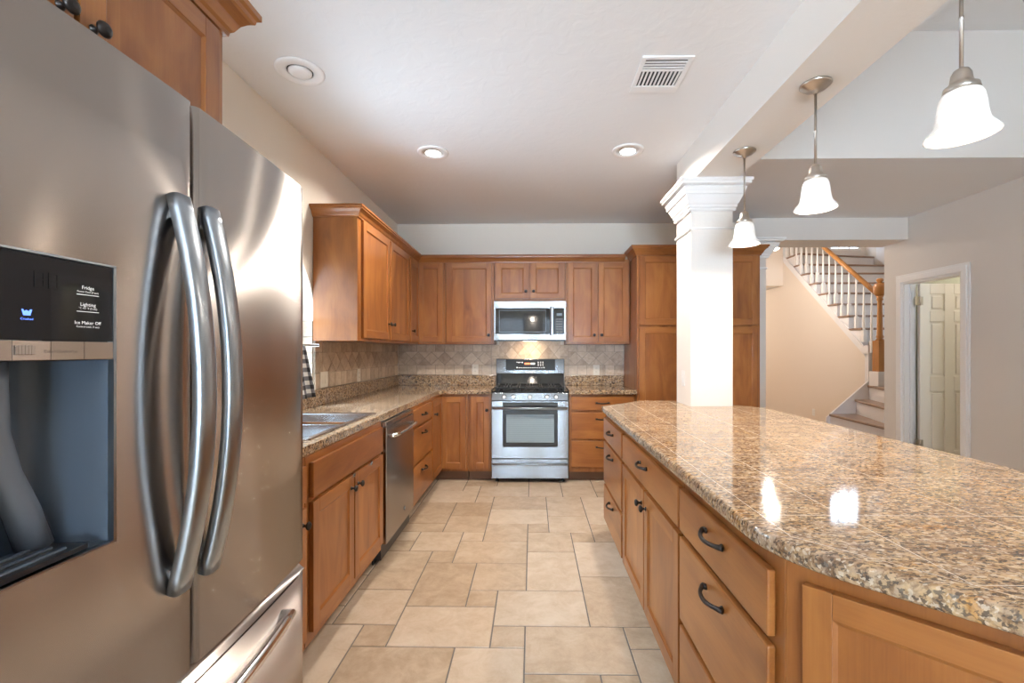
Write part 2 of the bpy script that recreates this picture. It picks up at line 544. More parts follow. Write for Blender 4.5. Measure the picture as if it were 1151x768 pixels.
# ------------------------------------------------------------------ the room
CE = 2.743      # kitchen ceiling
XL = -1.537     # left wall
YB = 5.09       # back wall
XR = 4.06       # right wall
HI = 3.69       # dining ceiling
SX0, SX1, SYE = 4.81, 6.45, 8.80     # stair side plane, stair right wall, stair far wall


def build_floor():
    bm = BM(); tint = bm.loops.layers.float_color.new('tint')
    px, py, ox, oy = 0.1535, 0.1568, -0.034, 1.968
    n0, n1, m0, m1 = -10, 34, -38, 66
    used = {}
    T = [(-5, -4, 0, 1), (-4, -1, 0, 2), (-1, 0, 0, 1), (0, 3, -1, 1), (-5, -2, -2, 0), (-2, 0, -2, 0), (-6, -4, 1, 3), (-4, -2, 2, 5),
         (-2, -1, 2, 3), (-1, 2, 1, 3), (-4, -3, 5, 6), (-6, -4, 3, 6), (-3, 0, 5, 7), (-2, 0, 3, 5), (0, 2, 3, 6), (0, 2, 6, 8),
         (2, 4, 1, 4), (3, 4, 0, 1), (-5, -3, 6, 8), (-3, -2, 7, 8), (-2, 0, 7, 9), (-4, -2, 8, 10), (-2, 1, 9, 11), (1, 3, 10, 13),
         (-2, 1, 11, 13), (1, 3, 8, 10), (-4, -2, 10, 12), (-6, -4, 9, 12), (-3, 0, 13, 15), (0, 2, 13, 16), (2, 4, 13, 15),
         (-6, -4, 14, 16), (-4, -2, 15, 16), (-6, -3, 12, 14), (0, 1, 8, 9), (2, 3, 7, 8), (2, 5, 4, 7), (-7, -5, -2, 1), (3, 5, -2, 0)]
    for t in T:
        for i in range(t[0], t[1]):
            for j in range(t[2], t[3]):
                used[(i, j)] = 1
    shapes = [(3, 2), (2, 2), (2, 3), (2, 2)]
    for j in range(m0, m1):
        for i in range(n0, n1):
            if (i, j) in used: continue
            opts = shapes[:]; random.shuffle(opts); opts.append((2, 1)); opts.append((1, 1))
            for a, b in opts:
                
                if i + a > n1 or j + b > m1: continue
                if all((i + p, j + q) not in used for p in range(a) for q in range(b)):
                    for p in range(a):
                        for q in range(b): used[(i + p, j + q)] = 1
                    T.append((i, i + a, j, j + b)); break
    box(bm, -1.9, 8.0, -4.4, 12.3, -0.12, -0.003, 1)
    g, h = 0.0028, 0.002
    for a, b, c, d in T:
        x0, x1, y0, y1 = ox + a * px + g, ox + b * px - g, oy + c * py + g, oy + d * py - g
        tone = random.random()
        if (a, b, c, d) == (-4, -2, 2, 5): tone = 0.1
        lo = [bm.verts.new(p) for p in ((x0, y0, -0.004), (x1, y0, -0.004), (x1, y1, -0.004), (x0, y1, -0.004))]
        hi = [bm.verts.new(p) for p in ((x0 + h, y0 + h, 0), (x1 - h, y0 + h, 0), (x1 - h, y1 - h, 0), (x0 + h, y1 - h, 0))]
        fs = [bm.faces.new(hi)] + [bm.faces.new((lo[k], lo[(k + 1) % 4], hi[(k + 1) % 4], hi[k])) for k in range(4)]
        for f in fs:
            for l in f.loops: l[tint] = (tone, tone, tone, 1)
    # plain boards beyond the laid tiles (hall, under walls) share the tile finish
    struct('floor', bm, [floor_tile, floor_grout])


build_floor()

# kitchen ceiling (also carries over to the right beyond the raised dining ceiling)
bm = BM()
box(bm, -1.75, 1.117, -4.2, 5.25, CE, CE + 0.12)
box(bm, 1.117, XR + 0.12, 3.52, 5.28, CE, CE + 0.12)
struct('ceiling', bm, ceil_m)
bm = BM()
box(bm, 1.405, XR + 0.12, -4.2, 3.40, HI, HI + 0.1)
struct('ceiling_dining', bm, ceil_m)
bm = BM()
fs = box(bm, 1.405, XR, 3.40, 3.52, CE, HI + 0.1); fs[0].material_index = 1
struct('wall_ceiling_step', bm, [wall_greige, ceil_m])
struct('ceiling_foyer', bx(2.0, 8.0, 5.28, 12.2, 5.6, 5.7), ceil_m)

# left wall with arched opening over the sink
WY0, WY1, WZ0, WSP, WTOP = 1.90, 3.13, 1.03, 1.58, 2.045
bm = BM()
T_ = XL - 0.16
box(bm, T_, XL, -4.2, WY0, 0, CE)
box(bm, T_, XL, WY1, YB, 0, CE)
box(bm, T_, XL, WY0, WY1, 0, WZ0)
yc, hw = (WY0 + WY1) / 2, (WY1 - WY0) / 2
seg = 28
arc = [(yc - hw * math.cos(PI * k / seg), WSP + (WTOP - WSP) * math.sin(PI * k / seg)) for k in range(seg + 1)]
for (ya, za), (yb, zb) in zip(arc, arc[1:]):
    prism(bm, [(ya, za), (yb, zb), (yb, CE), (ya, CE)], T_, XL, axis='x')
struct('wall_left', bm, wall_paint)
# window set in the opening
wx = -1.665
win = tag(bpy.data.objects.new('window_1', None), kind='structure'); COL.objects.link(win); win.location = (wx, yc, WZ0)
bm = BM()
prof_in = [(yc - (hw - 0.05) * math.cos(PI * k / seg), WSP + (WTOP - WSP - 0.05) * math.sin(PI * k / seg)) for k in range(seg + 1)]
for k in range(seg):
    prism(bm, [prof_in[k], prof_in[k + 1], arc[k + 1], arc[k]], wx - 0.02, wx + 0.03, axis='x')
box(bm, wx - 0.02, wx + 0.03, WY0, WY0 + 0.05, WZ0, WSP)
box(bm, wx - 0.02, wx + 0.03, WY1 - 0.05, WY1, WZ0, WSP)
box(bm, wx - 0.02, wx + 0.03, WY0, WY1, WZ0, WZ0 + 0.05)
box(bm, wx - 0.015, wx + 0.025, yc - 0.02, yc + 0.02, WZ0, WTOP - 0.04)
box(bm, wx - 0.015, wx + 0.025, WY0, WY1, 1.50, 1.54)
obj('window_frame', bm, white_trim, win, world=True)
bm = BM()
pts = [(WY0 + 0.01, WZ0 + 0.01), (WY1 - 0.01, WZ0 + 0.01)] + [(a, b - 0.01) for a, b in arc[::-1]]
prism(bm, pts, wx - 0.004, wx + 0.002, axis='x')
obj('window_pane', bm, glass, win, world=True)

# back wall, right wall (door opening), walls behind the camera
struct('wall_back', bx(T_, 2.28, YB, YB + 0.16, 0, CE), wall_paint)
DY0, DY1, DZ = 4.31, 4.985, 2.045
bm = BM()
box(bm, XR, XR + 0.12, -4.2, DY0, 0, HI)
box(bm, XR, XR + 0.12, DY1, 5.25, 0, HI)
box(bm, XR, XR + 0.12, DY0, DY1, DZ, HI)
struct('wall_right', bm, wall_greige)
bm = BM()
wins = [(-1.05, -0.20, 0.75, 2.3), (0.30, 1.15 - 0.05, 0.75, 2.3)]
xs = T_
for a, b, c, d in wins:
    box(bm, xs, a, -4.2, -4.04, 0, HI); box(bm, a, b, -4.2, -4.04, 0, c); box(bm, a, b, -4.2, -4.04, d, HI); xs = b
box(bm, xs, XR + 0.12, -4.2, -4.04, 0, HI)
struct('wall_front', bm, wall_paint)
for i, (a, b, c, d) in enumerate(wins):
    w_ = tag(bpy.data.objects.new('window_%d' % (i + 2), None), kind='structure'); COL.objects.link(w_)
    w_.location = ((a + b) / 2, -4.12, c)
    bm = BM()
    box(bm, a, a + 0.05, -4.16, -4.1, c, d); box(bm, b - 0.05, b, -4.16, -4.1, c, d)
    box(bm, a + .05, b - .05, -4.16, -4.1, c, c + 0.05); box(bm, a + .05, b - .05, -4.16, -4.1, d - 0.05, d)
    for k in (1, 2, 3):
        z = c + (d - c) * k / 4; box(bm, a + .05, b - .05, -4.145, -4.115, z - 0.012, z + 0.012)
    box(bm, (a + b) / 2 - 0.015, (a + b) / 2 + 0.015, -4.15, -4.11, c + .05, d - .05)
    obj('window_frame', bm, white_trim, w_, world=True)
    obj('window_pane', bx(a + 0.02, b - 0.02, -4.155, -4.15, c + 0.02, d - 0.02), glass, w_, world=True)

# beam along the island
BX0, BX1, BZ = 1.115, 1.407, 2.49
bm = BM()
box(bm, BX0, BX1, -4.04, 3.49, BZ, CE + 0.12)
box(bm, BX0, BX1, -4.04, 3.52, CE + 0.12, HI + 0.1)
struct('beam', bm, beam_paint)

# column with capital
CY0, CY1 = 3.18, 3.49
CAP = [(0, -0.205), (0.012, -0.205), (0.016, -0.197), (0.016, -0.185), (0.022, -0.180), (0.022, -0.165), (0.030, -0.155), (0.045, -0.120), (0.052, -0.100), (0.060, -0.098), (0.062, -0.080), (0.070, -0.055), (0.055, -0.040), (0.090, -0.037), (0.090, -0.024), (0.099, -0.018), (0.099, 0.0), (0, 0.0)]
bm = BM()
box(bm, BX0, BX1, CY0, CY1, 0.0, BZ)
rect = [(BX0, CY0), (BX1, CY0), (BX1, CY1), (BX0, CY1)]
colm = root('column', None, None, ((BX0 + BX1) / 2, (CY0 + CY1) / 2, 0)); colm['kind'] = 'structure'
obj('shaft', bm, beam_paint, colm, world=True)
bm = BM(); mould(bm, rect, [(o, BZ - 0.001 + z) for o, z in CAP], True)
obj('capital', bm, white_trim, colm, world=True)
bm = BM(); mould(bm, rect, [(0, 2.155), (0.011, 2.155), (0.014, 2.163), (0.011, 2.171), (0, 2.171)], True)
obj('neck_band', bm, white_trim, colm, world=True)

# pilaster that ends the back wall, and the header over the hall opening
PX0, PX1, PY0, PY1 = 2.325, 2.535, 4.92, 5.27
pil = root('column_hall', None, None, ((PX0 + PX1) / 2, (PY0 + PY1) / 2, 0)); pil['kind'] = 'structure'
obj('shaft', bx(PX0, PX1, PY0, PY1, 0, 2.505), wall_greige, pil, world=True)
prect = [(PX0, PY0), (PX1, PY0), (PX1, PY1), (PX0, PY1)]
bm = BM(); mould(bm, prect, [(max(0, o * 1.45), 2.504 + z * 0.95) for o, z in CAP], True)
obj('capital', bm, white_trim, pil, world=True)
bm = BM(); mould(bm, prect, [(0, 2.19), (0.012, 2.19), (0.015, 2.2), (0.012, 2.21), (0, 2.21)], True)
obj('neck_band', bm, white_trim, pil, world=True)
struct('wall_header', bx(2.285, XR, 4.92, 5.28, 2.505, CE), wall_greige)

# foyer and stair hall walls
struct('wall_hall_left', bx(2.285, 2.40, 5.28, 12.0, 0, 5.6), wall_beige)
struct('wall_above_header', bx(2.285, 8.0, 5.18, 5.28, CE + 0.12, 5.6), wall_beige)
struct('wall_hall_end', bx(2.4, SX0, 12.0, 12.1, 0, 5.6), wall_beige)
struct('ceiling_hall', bx(2.4, SX0, 8.85, 12.0, 2.55, 2.65), ceil_m)
struct('wall_bulkhead', bx(2.4, SX0, 8.70, 8.85, 2.55, 5.6), wall_beige)
bm = BM()
prism(bm, [(6.54, 0.0), (12.0, 0.0), (12.0, 2.55), (8.85, 2.55), (8.85, 3.02), (8.66, 3.02), (6.54, 1.24)], SX0, SX0 + 0.1, axis='x')
struct('wall_under_stairs', bm, wall_beige)
struct('wall_stair_right', bx(SX1, SX1 + 0.12, 5.28, 8.9, 0, 5.6), wall_greige)
bm = BM()
VX0, VX1, VZ0, VZ1 = 5.76, 6.36, 3.25, 3.98
box(bm, SX0 + 0.105, VX0, SYE, SYE + 0.12, 0, 5.6); box(bm, VX1, SX1 + 0.12, SYE, SYE + 0.12, 0, 5.6)
box(bm, VX0, VX1, SYE, SYE + 0.12, 0, VZ0); box(bm, VX0, VX1, SYE, SYE + 0.12, VZ1, 5.6)
struct('wall_stair_end', bm, wall_greige)
w5 = tag(bpy.data.objects.new('window_5', None), kind='structure'); COL.objects.link(w5); w5.location = ((VX0 + VX1) / 2, SYE + 0.05, VZ0)
bm = BM()
box(bm, VX0, VX0 + 0.04, SYE + .02, SYE + .07, VZ0, VZ1); box(bm, VX1 - 0.04, VX1, SYE + .02, SYE + .07, VZ0, VZ1)
box(bm, VX0 + .04, VX1 - .04, SYE + .02, SYE + .07, VZ0, VZ0 + 0.04); box(bm, VX0 + .04, VX1 - .04, SYE + .02, SYE + .07, VZ1 - 0.04, VZ1)
for k in (1, 2):
    x = VX0 + (VX1 - VX0) * k / 3; box(bm, x - .01, x + .01, SYE + .03, SYE + .055, VZ0 + .04, VZ1 - .04)
box(bm, VX0 + .04, VX1 - .04, SYE + .032, SYE + .053, 3.60, 3.62)
obj('window_frame', bm, white_trim, w5, world=True)
obj('window_pane', bx(VX0 + .02, VX1 - .02, SYE + .06, SYE + .065, VZ0 + .02, VZ1 - .02), glass, w5, world=True)

# small room behind the door
bm = BM()
box(bm, XR + 0.12, 6.0, 5.13, 5.25, 0, 2.6)
box(bm, 5.9, 6.0, 3.4, 5.13, 0, 2.6)
box(bm, XR + 0.12, 5.9, 3.3, 3.4, 0, 2.6)
struct('wall_small_room', bm, wall_sage)
struct('ceiling_small_room', bx(XR + 0.12, 6.0, 3.3, 5.25, 2.6, 2.7), ceil_m)
sl = bpy.data.lights.new('small_room_fill_light', 'POINT'); sl.energy = 30; sl.color = (1, 0.92, 0.82); sl.shadow_soft_size = 0.12
so = bpy.data.objects.new('small_room_fill_light', sl); COL.objects.link(so); so.location = (5.5, 4.45, 2.3)  # added fill for the open door leaf, no fixture in this room

# door casing and jamb
bm = BM()
PR = [(0.0, 0.0), (0.0, 0.018), (0.012, 0.022), (0.05, 0.022), (0.06, 0.016), (0.078, 0.014), (0.085, 0.008), (0.085, 0.0)]
cw = 0.085
for p, h in (((0.0, 0.085), 0.014), ((0.006, 0.06), 0.022)):
    a, b = p
    box(bm, XR - h, XR - 0.0005, DY0 - b, DY0 - a, 0, DZ + a)
    box(bm, XR - h, XR - 0.0005, DY1 + a, DY1 + b, 0, DZ + a)
    box(bm, XR - h, XR - 0.0005, DY0 - b, DY1 + b, DZ + a, DZ + b)
box(bm, XR - 0.004, XR + 0.124, DY0, DY0 + 0.018, 0, DZ - 0.018)
box(bm, XR - 0.004, XR + 0.124, DY1 - 0.018, DY1, 0, DZ - 0.018)
box(bm, XR - 0.004, XR + 0.124, DY0, DY1, DZ - 0.018, DZ)
box(bm, XR + 0.05, XR + 0.085, DY1 - 0.032, DY1 - 0.018, 0, DZ - 0.018)
struct('trim_door', bm, white_trim, bevel=0.003)

struct('baseboard_right', bx(XR - 0.014, XR - 0.0005, -4.03, DY0 - 0.0865, 0.0, 0.11), white_trim)
struct('baseboard_stairs', bx(SX0 - 0.014, SX0 - 0.0005, 6.56, 11.98, 0.0, 0.11), white_trim)
# six-panel door standing open into the small room
dr = tag(bpy.data.objects.new('door_1', None), kind='structure'); COL.objects.link(dr)
dr.location = (XR + 0.095, 4.90, 0.012)
bm = BM()
DW, DH, t2 = 0.62, 2.01, 0.0175
box(bm, 0, DW, -0.008, 0.008, 0, DH)
st = 0.105
px = [(st, DW / 2 - 0.05), (DW / 2 + 0.05, DW - st)]
pz = [(0.22, 0.86), (1.02, 1.60), (1.72, 1.90)]
box(bm, 0, st, -t2, t2, 0, DH); box(bm, DW - st, DW, -t2, t2, 0, DH); box(bm, DW / 2 - .05, DW / 2 + .05, -t2, t2, 0, DH)
for a, b in ((0, .22), (.86, 1.02), (1.60, 1.72), (1.90, DH)):
    for x0, x1 in px: box(bm, x0, x1, -t2, t2, a, b)
for x0, x1 in px:
    for a, b in pz: box(bm, x0 + .025, x1 - .025, -.016, .016, a + .025, b - .025)
obj('leaf', bm, door_white, dr, bevel=0.005)
for z in (0.25, 1.78):
    hb = BM(); box(hb, -0.05, 0.022, -0.030, -0.0185, z, z + 0.09)
    lathe(hb, [(0.007, z - 0.004), (0.007, z + 0.094)], (-0.012, -0.032, 0), 10)
    obj('hinge', hb, nickel, dr)
kb = BM(); lathe(kb, [(0.03, t2), (0.03, t2 + .008), (0.012, t2 + .012), (0.012, t2 + .035), (0.028, t2 + .045), (0.028, t2 + .065), (0.012, t2 + .075)], (DW - .06, 0, 0.95), 18, 'y')
obj('door_knob', kb, nickel, dr)

# ------------------------------------------------------------------ cabinets
def shaker(bm, x0, x1, z0, z1, t=0.02, fw=0.057, rec=0.008):
    """stile-and-rail door, front at y=-t, back at y=-.001; mat 0 upright grain, 1 level grain"""
    yb = -0.001
    box(bm, x0, x0 + fw, -t, yb, z0, z1, 0); box(bm, x1 - fw, x1, -t, yb, z0, z1, 0)
    box(bm, x0 + fw, x1 - fw, -t, yb, z0, z0 + fw, 1); box(bm, x0 + fw, x1 - fw, -t, yb, z1 - fw, z1, 1)
    a0, a1, c0, c1 = x0 + fw, x1 - fw, z0 + fw, z1 - fw
    box(bm, a0, a1, -t + rec, yb, c0, c1, 0)
    b = 0.008      # bead round the panel
    o = [(a0, c0), (a1, c0), (a1, c1), (a0, c1)]; i = [(a0 + b, c0 + b), (a1 - b, c0 + b), (a1 - b, c1 - b), (a0 + b, c1 - b)]
    vo = [bm.verts.new((x, -t + 0.0025, z)) for x, z in o]; vi = [bm.verts.new((x, -t + rec - .0004, z)) for x, z in i]
    for k in range(4):
        j = (k + 1) % 4
        f = bm.faces.new((vo[k], vo[j], vi[j], vi[k])); f.material_index = k % 2 == 0 and 1 or 0


def knob_bm(x, z, y=-0.02):
    bm = BM()
    lathe(bm, [(0.0095, -0.0005), (0.0095, 0.002), (0.0055, 0.006), (0.005, 0.012), (0.010, 0.017), (0.0155, 0.021), (0.0165, 0.025), (0.013, 0.030), (0.006, 0.0325)], (x, y, z), 20, 'y')
    return bm


def pull_bm(x, z, y=-0.02, L=0.066):
    bm = BM()
    pts, rad = [], []
    for k in range(17):
        s = -1 + 2 * k / 16
        a = abs(s)
        out = 0.027 * (1 - a ** 2.4) + 0.004
        pts.append((x + s * L, y - out, z - 0.004 * (1 - a)))
        rad.append(0.0060 + 0.0030 * max(0, (a - 0.75) * 4) * (1 if a < 0.96 else 0.6))
    tube(bm, pts, rad, 10)
    for s in (-1, 1):
        lathe(bm, [(0.0085, -0.0005), (0.0085, 0.004), (0.006, 0.008)], (x + s * (L - 0.010), y, z), 12, 'y')
    return bm


def front(kind, x0, x1, z0, z1, parent, hw=None, label=None):
    bm = BM()
    if kind == 'door':
        shaker(bm, x0, x1, z0, z1)
        o = obj('door', bm, [wood_v, wood_h], parent, 0.0015)
    else:
        box(bm, x0, x1, -0.02, -0.001, z0, z1, 0)
        o = obj('drawer' if kind == 'drawer' else 'false_drawer_front', bm, [wood_h], parent, 0.004, seg=2)
    if hw:
        if kind == 'door': obj('knob', knob_bm(*hw), bronze, o)
        else: obj('pull', pull_bm(*hw), bronze, o)
    return o


def base_body(bm, w, d, h=0.872, kick=0.10, setback=0.075):
    box(bm, 0, w, 0, d, kick, h, 0)
    box(bm, 0.003, w - 0.003, setback, d, 0.0, kick, 1)


def base_cabinet(label, loc, rotz, w, d, fronts, group=None, cat='cabinet', h=0.872):
    r = root('base_cabinet', label, cat, loc, rotz, group)
    bm = BM(); base_body(bm, w, d, h)
    obj('carcass', bm, [wood_v, kick_wood], r, 0.001)
    for f in fronts: front(f[0], *f[1:5], r, f[5] if len(f) > 5 else None)
    return r


GB, GU, GI = 'base cabinets along the walls', 'wall cabinets', 'island cabinets'
# left run: face frame at x=-.915, fronts face +x; local x runs along +Y
FX = -0.915
LD = -FX + XL; LD = abs(XL - FX) - 0.01
base_cabinet('narrow base cabinet squeezed between the refrigerator and the sink cabinet', (FX, 1.375, 0), PI / 2, 0.415, LD,
             [('drawer', 0.02, 0.395, 0.70, 0.845), ('door', 0.02, 0.395, 0.15, 0.68, (0.36, 0.62))], GB)
sk = base_cabinet('sink base cabinet with false drawer front over two doors', (FX, 1.795, 0), PI / 2, 0.905, LD,
                  [('false', 0.028, 0.885, 0.70, 0.845), ('door', 0.028, 0.448, 0.15, 0.682, (0.412, 0.622)), ('door', 0.462, 0.885, 0.15, 0.682, (0.498, 0.622))], GB, h=0.70)
b_ = BM(); box(b_, 0, 0.905, 0, 0.02, 0.7005, 0.872); box(b_, 0, 0.018, 0.02, LD, 0.7005, 0.872); box(b_, 0.887, 0.905, 0.02, LD, 0.7005, 0.872)
obj('top_rail', b_, wood_h, sk)
for dx in (0.42, 0.66):
    b_ = BM(); box(b_, dx, dx + 0.03, -0.026, -0.0205, 0.672, 0.690)
    obj('catch', b_, chrome, sk)
base_cabinet('three-drawer base cabinet right of the dishwasher', (FX, 3.345, 0), PI / 2, 0.665, LD,
             [('drawer', 0.012, 0.645, 0.715, 0.848, (0.33, 0.787)), ('drawer', 0.012, 0.645, 0.432, 0.695, (0.33, 0.64)), ('drawer', 0.012, 0.645, 0.13, 0.412, (0.33, 0.345))], GB)

# corner base cabinet: L-shaped body, two door leaves meeting in the inner corner
FYB = 4.47                                # face frame of the back run
cr = root('corner_base_cabinet', 'corner base cabinet with two folding door leaves left of the stove', 'cabinet', (-1.2, 4.75, 0), 0, GB)
bm = BM()
Lp = [(XL + 0.01, 4.015), (FX, 4.015), (FX, FYB), (-0.645, FYB), (-0.645, YB - 0.01), (XL + 0.01, YB - 0.01)]
prism(bm, Lp, 0.10, 0.872, 0)
Lk = [(XL + 0.01, 4.018), (FX - 0.075, 4.018), (FX - 0.075, FYB + 0.075), (-0.648, FYB + 0.075), (-0.648, YB - 0.01), (XL + 0.01, YB - 0.01)]
prism(bm, Lk, 0.0, 0.10, 1)
obj('carcass', bm, [wood_v, kick_wood], cr, 0.001, world=True)
for nm, M_ in (('left', Matrix.Translation((FX, 4.03, 0)) @ Matrix.Rotation(PI / 2, 4, 'Z')), ('back', Matrix.Translation((FX + 0.0, FYB, 0)))):
    b_ = BM()
    if nm == 'left': shaker(b_, 0.0, FYB - 4.03 - 0.024, 0.13, 0.848)
    else: shaker(b_, 0.003, 0.252, 0.13, 0.848)
    bmesh.ops.transform(b_, matrix=M_, verts=b_.verts)
    o = obj('door', b_, [wood_v, wood_h], cr, 0.0015, world=True)
    if nm == 'left':
        b_ = knob_bm(0.075, 0.72); bmesh.ops.transform(b_, matrix=M_, verts=b_.verts)
        obj('knob', b_, bronze, o, world=True)
BDp = YB - 0.01 - FYB
base_cabinet('slim one-door base cabinet directly left of the stove', (-0.642, FYB, 0), 0, 0.232, BDp,
             [('door', 0.03, 0.215, 0.13, 0.848, (0.19, 0.715))], GB)
base_cabinet('three-drawer base cabinet right of the stove', (0.363, FYB, 0), 0, 0.664, BDp,
             [('drawer', 0.02, 0.64, 0.715, 0.85, (0.33, 0.787)), ('drawer', 0.02, 0.64, 0.43, 0.69, (0.33, 0.628)), ('drawer', 0.02, 0.64, 0.15, 0.41, (0.33, 0.35))], GB)

# ------------------------------------------------------------------ wall cabinets
UZ0, UZ1 = 1.372, 2.27
def wall_cabinet(label, loc, rotz, w, d, z0, z1, fronts, group=GU):
    r = root('wall_cabinet', label, 'cabinet', loc, rotz, group)
    obj('carcass', bx(0, w, 0, d, z0 - loc[2], z1 - loc[2]), wood_v, r, 0.0015)
    for f in fronts:
        front(f[0], f[1], f[2], f[3] - loc[2], f[4] - loc[2], r, (f[5][0], f[5][1] - loc[2]) if len(f) > 5 else None)
    return r


UX, UY = -1.22, 4.765        # face frames of the wall cabinets
UD, UDY = abs(XL - UX) - 0.004, YB - UY - 0.004
dz0, dz1 = 1.395, 2.232
wall_cabinet('two-door wall cabinet beside the sink window', (UX, 3.114, UZ0), PI / 2, 1.285, UD, UZ0, UZ1,
             [('door', 0.065, 0.655, dz0, dz1, (0.618, 1.525)), ('door', 0.685, 1.262, dz0, dz1, (0.72, 1.525))])
uc = root('corner_wall_cabinet', 'corner wall cabinet with narrow folding leaves where the two walls meet', 'cabinet', (-1.3, 4.85, UZ0), 0, GU)
bm = BM()
prism(bm, [(XL + 0.004, 4.402), (UX, 4.402), (UX, UY), (-0.925, UY), (-0.925, YB - 0.004), (XL + 0.004, YB - 0.004)], UZ0, UZ1)
obj('carcass', bm, wood_v, uc, 0.0015, world=True)
for nm, M_ in (('left', Matrix.Translation((UX, 4.43, 0)) @ Matrix.Rotation(PI / 2, 4, 'Z')), ('back', Matrix.Translation((UX, UY, 0)))):
    b_ = BM()
    if nm == 'left': shaker(b_, 0.0, UY - 4.43 - 0.024, dz0, dz1)
    else: shaker(b_, 0.003, 0.272, dz0, dz1)
    bmesh.ops.transform(b_, matrix=M_, verts=b_.verts)
    o = obj('door', b_, [wood_v, wood_h], uc, 0.0015, world=True)
    if nm == 'left':
        b_ = knob_bm(0.045, 1.50); bmesh.ops.transform(b_, matrix=M_, verts=b_.verts)
        obj('knob', b_, bronze, o, world=True)
wall_cabinet('one-door wall cabinet left of the microwave', (-0.921, UY, UZ0), 0, 0.512, UDY, UZ0, UZ1,
             [('door', 0.012, 0.488, dz0, dz1, (0.458, 1.468))])
wall_cabinet('short two-door wall cabinet above the microwave', (-0.405, UY, 1.832), 0, 0.757, UDY, 1.832, UZ1,
             [('door', 0.02, 0.366, 1.853, dz1, (0.335, 1.93)), ('door', 0.386, 0.735, 1.853, dz1, (0.417, 1.93))])
wall_cabinet('two-door wall cabinet between the microwave and the tall pantry', (0.356, UY, UZ0), 0, 0.670, UDY, UZ0, UZ1,
             [('door', 0.018, 0.326, dz0, dz1, (0.293, 1.468)), ('door', 0.338, 0.650, dz0, dz1, (0.371, 1.468))])
# crown along the wall cabinets
CR = [(0, 0), (0.008, 0), (0.010, 0.010), (0.016, 0.016), (0.026, 0.036), (0.040, 0.052), (0.048, 0.056), (0.050, 0.066), (0.058, 0.070), (0.058, 0.084), (0, 0.084)]
def crown_bm(path, z, s=1.0, closed=False):
    bm = BM(); mould(bm, path, [(o * s, z + h * s) for o, h in CR], closed); return bm


cz = 2.2365
bm = crown_bm([(XL + 0.003, 3.114 - 0.001), (UX + 0.001, 3.114 - 0.001), (UX + 0.001, UY - 0.001), (0.975, UY - 0.001)], cz, 0.92)
based('crown_moulding', bm, wood_h, (UX, UY, cz), 'stained crown moulding running along the tops of the wall cabinets', 'crown moulding')

# pantry
pn = root('pantry_cabinet', 'tall pantry cabinet with stacked doors behind the white column', 'pantry', (1.032, 4.465, 0))
PW, PD = 1.21, YB - 0.004 - 4.465
bm = BM(); box(bm, 0, PW, 0, PD, 0.10, 2.30, 0); box(bm, 0.003, PW - 0.003, 0.075, PD, 0, 0.10, 1)
obj('carcass', bm, [wood_v, kick_wood], pn, 0.0015)
for x0, x1, kx in ((0.022, 0.592, 0.555), (0.618, 1.185, 0.655)):
    front('door', x0, x1, 1.556, 2.235, pn, (kx, 1.64)); front('door', x0, x1, 0.13, 1.535, pn, (kx, 0.95))
bm = crown_bm([(0 - 0.001, PD - 0.33), (-0.001, -0.001), (PW + 0.001, -0.001), (PW + 0.001, 0.30)], 2.245, 1.1)
obj('crown', bm, wood_h, pn)

# ------------------------------------------------------------------ left and right countertops
def slab_edge(o):
    md = o.modifiers.new('bevel', 'BEVEL'); md.width = 0.012; md.segments = 3; md.limit_method = 'ANGLE'; md.angle_limit = math.radians(50)


CT0, CT1 = 0.8725, 0.914
CX, CYF = -0.921, 4.43
SKX0, SKX1, SKY0, SKY1 = -1.445, -0.985, 1.945, 2.745
ctop = root('countertop', 'L-shaped granite countertop holding the sink along the left wall', 'countertop', (-1.23, 2.5, CT0), 0, 'granite counters along the walls')
bm = BM()
box(bm, XL + 0.003, CX, 1.375, SKY0, CT0, CT1)
box(bm, XL + 0.003, SKX0, SKY0, SKY1, CT0, CT1)
box(bm, SKX1, CX, SKY0, SKY1, CT0, CT1)
prism(bm, [(XL + 0.003, SKY1), (CX, SKY1), (CX, CYF - 0.03), (CX + 0.03, CYF), (-0.409, CYF), (-0.409, YB - 0.003), (XL + 0.003, YB - 0.003)], CT0, CT1)
bmesh.ops.remove_doubles(bm, verts=bm.verts, dist=0.0005)
obj('slab', bm, gran, ctop, 0.005, world=True)
bm = BM()
box(bm, XL + 0.002, XL + 0.024, 1.375, YB - 0.025, CT1 + .0005, CT1 + 0.112)
box(bm, XL + 0.002, -0.409, YB - 0.025, YB - 0.003, CT1 + .0005, CT1 + 0.112)
obj('splash_strip', bm, gran, ctop, 0.003, world=True)
c2 = root('countertop', 'short granite countertop between the stove and the pantry', 'countertop', (0.69, 4.75, CT0), 0, 'granite counters along the walls')
obj('slab', bx(0.361, 1.028, CYF, YB - 0.003, CT0, CT1), gran, c2, 0.005, world=True)
obj('splash_strip', bx(0.361, 1.028, YB - 0.025, YB - 0.003, CT1 + .0005, CT1 + 0.112), gran, c2, 0.003, world=True)

# ------------------------------------------------------------------ tile backsplashes
def clip(poly, x0, x1, z0, z1):
    def cut(ps, f, inter):
        out = []
        for i in range(len(ps)):
            a, b = ps[i - 1], ps[i]
            fa, fb = f(a), f(b)
            if fa != fb: out.append(inter(a, b))
            if fb: out.append(b)
        return out
    for ax, lim, s in ((0, x0, 1), (0, x1, -1), (1, z0, 1), (1, z1, -1)):
        if not poly: return poly
        def inter(a, b, ax=ax, lim=lim):
            t = (lim - a[ax]) / (b[ax] - a[ax]); return (a[0] + (b[0] - a[0]) * t, a[1] + (b[1] - a[1]) * t)
        poly = cut(poly, lambda p, ax=ax, lim=lim, s=s: (p[ax] - lim) * s >= -1e-9, inter)
    return poly


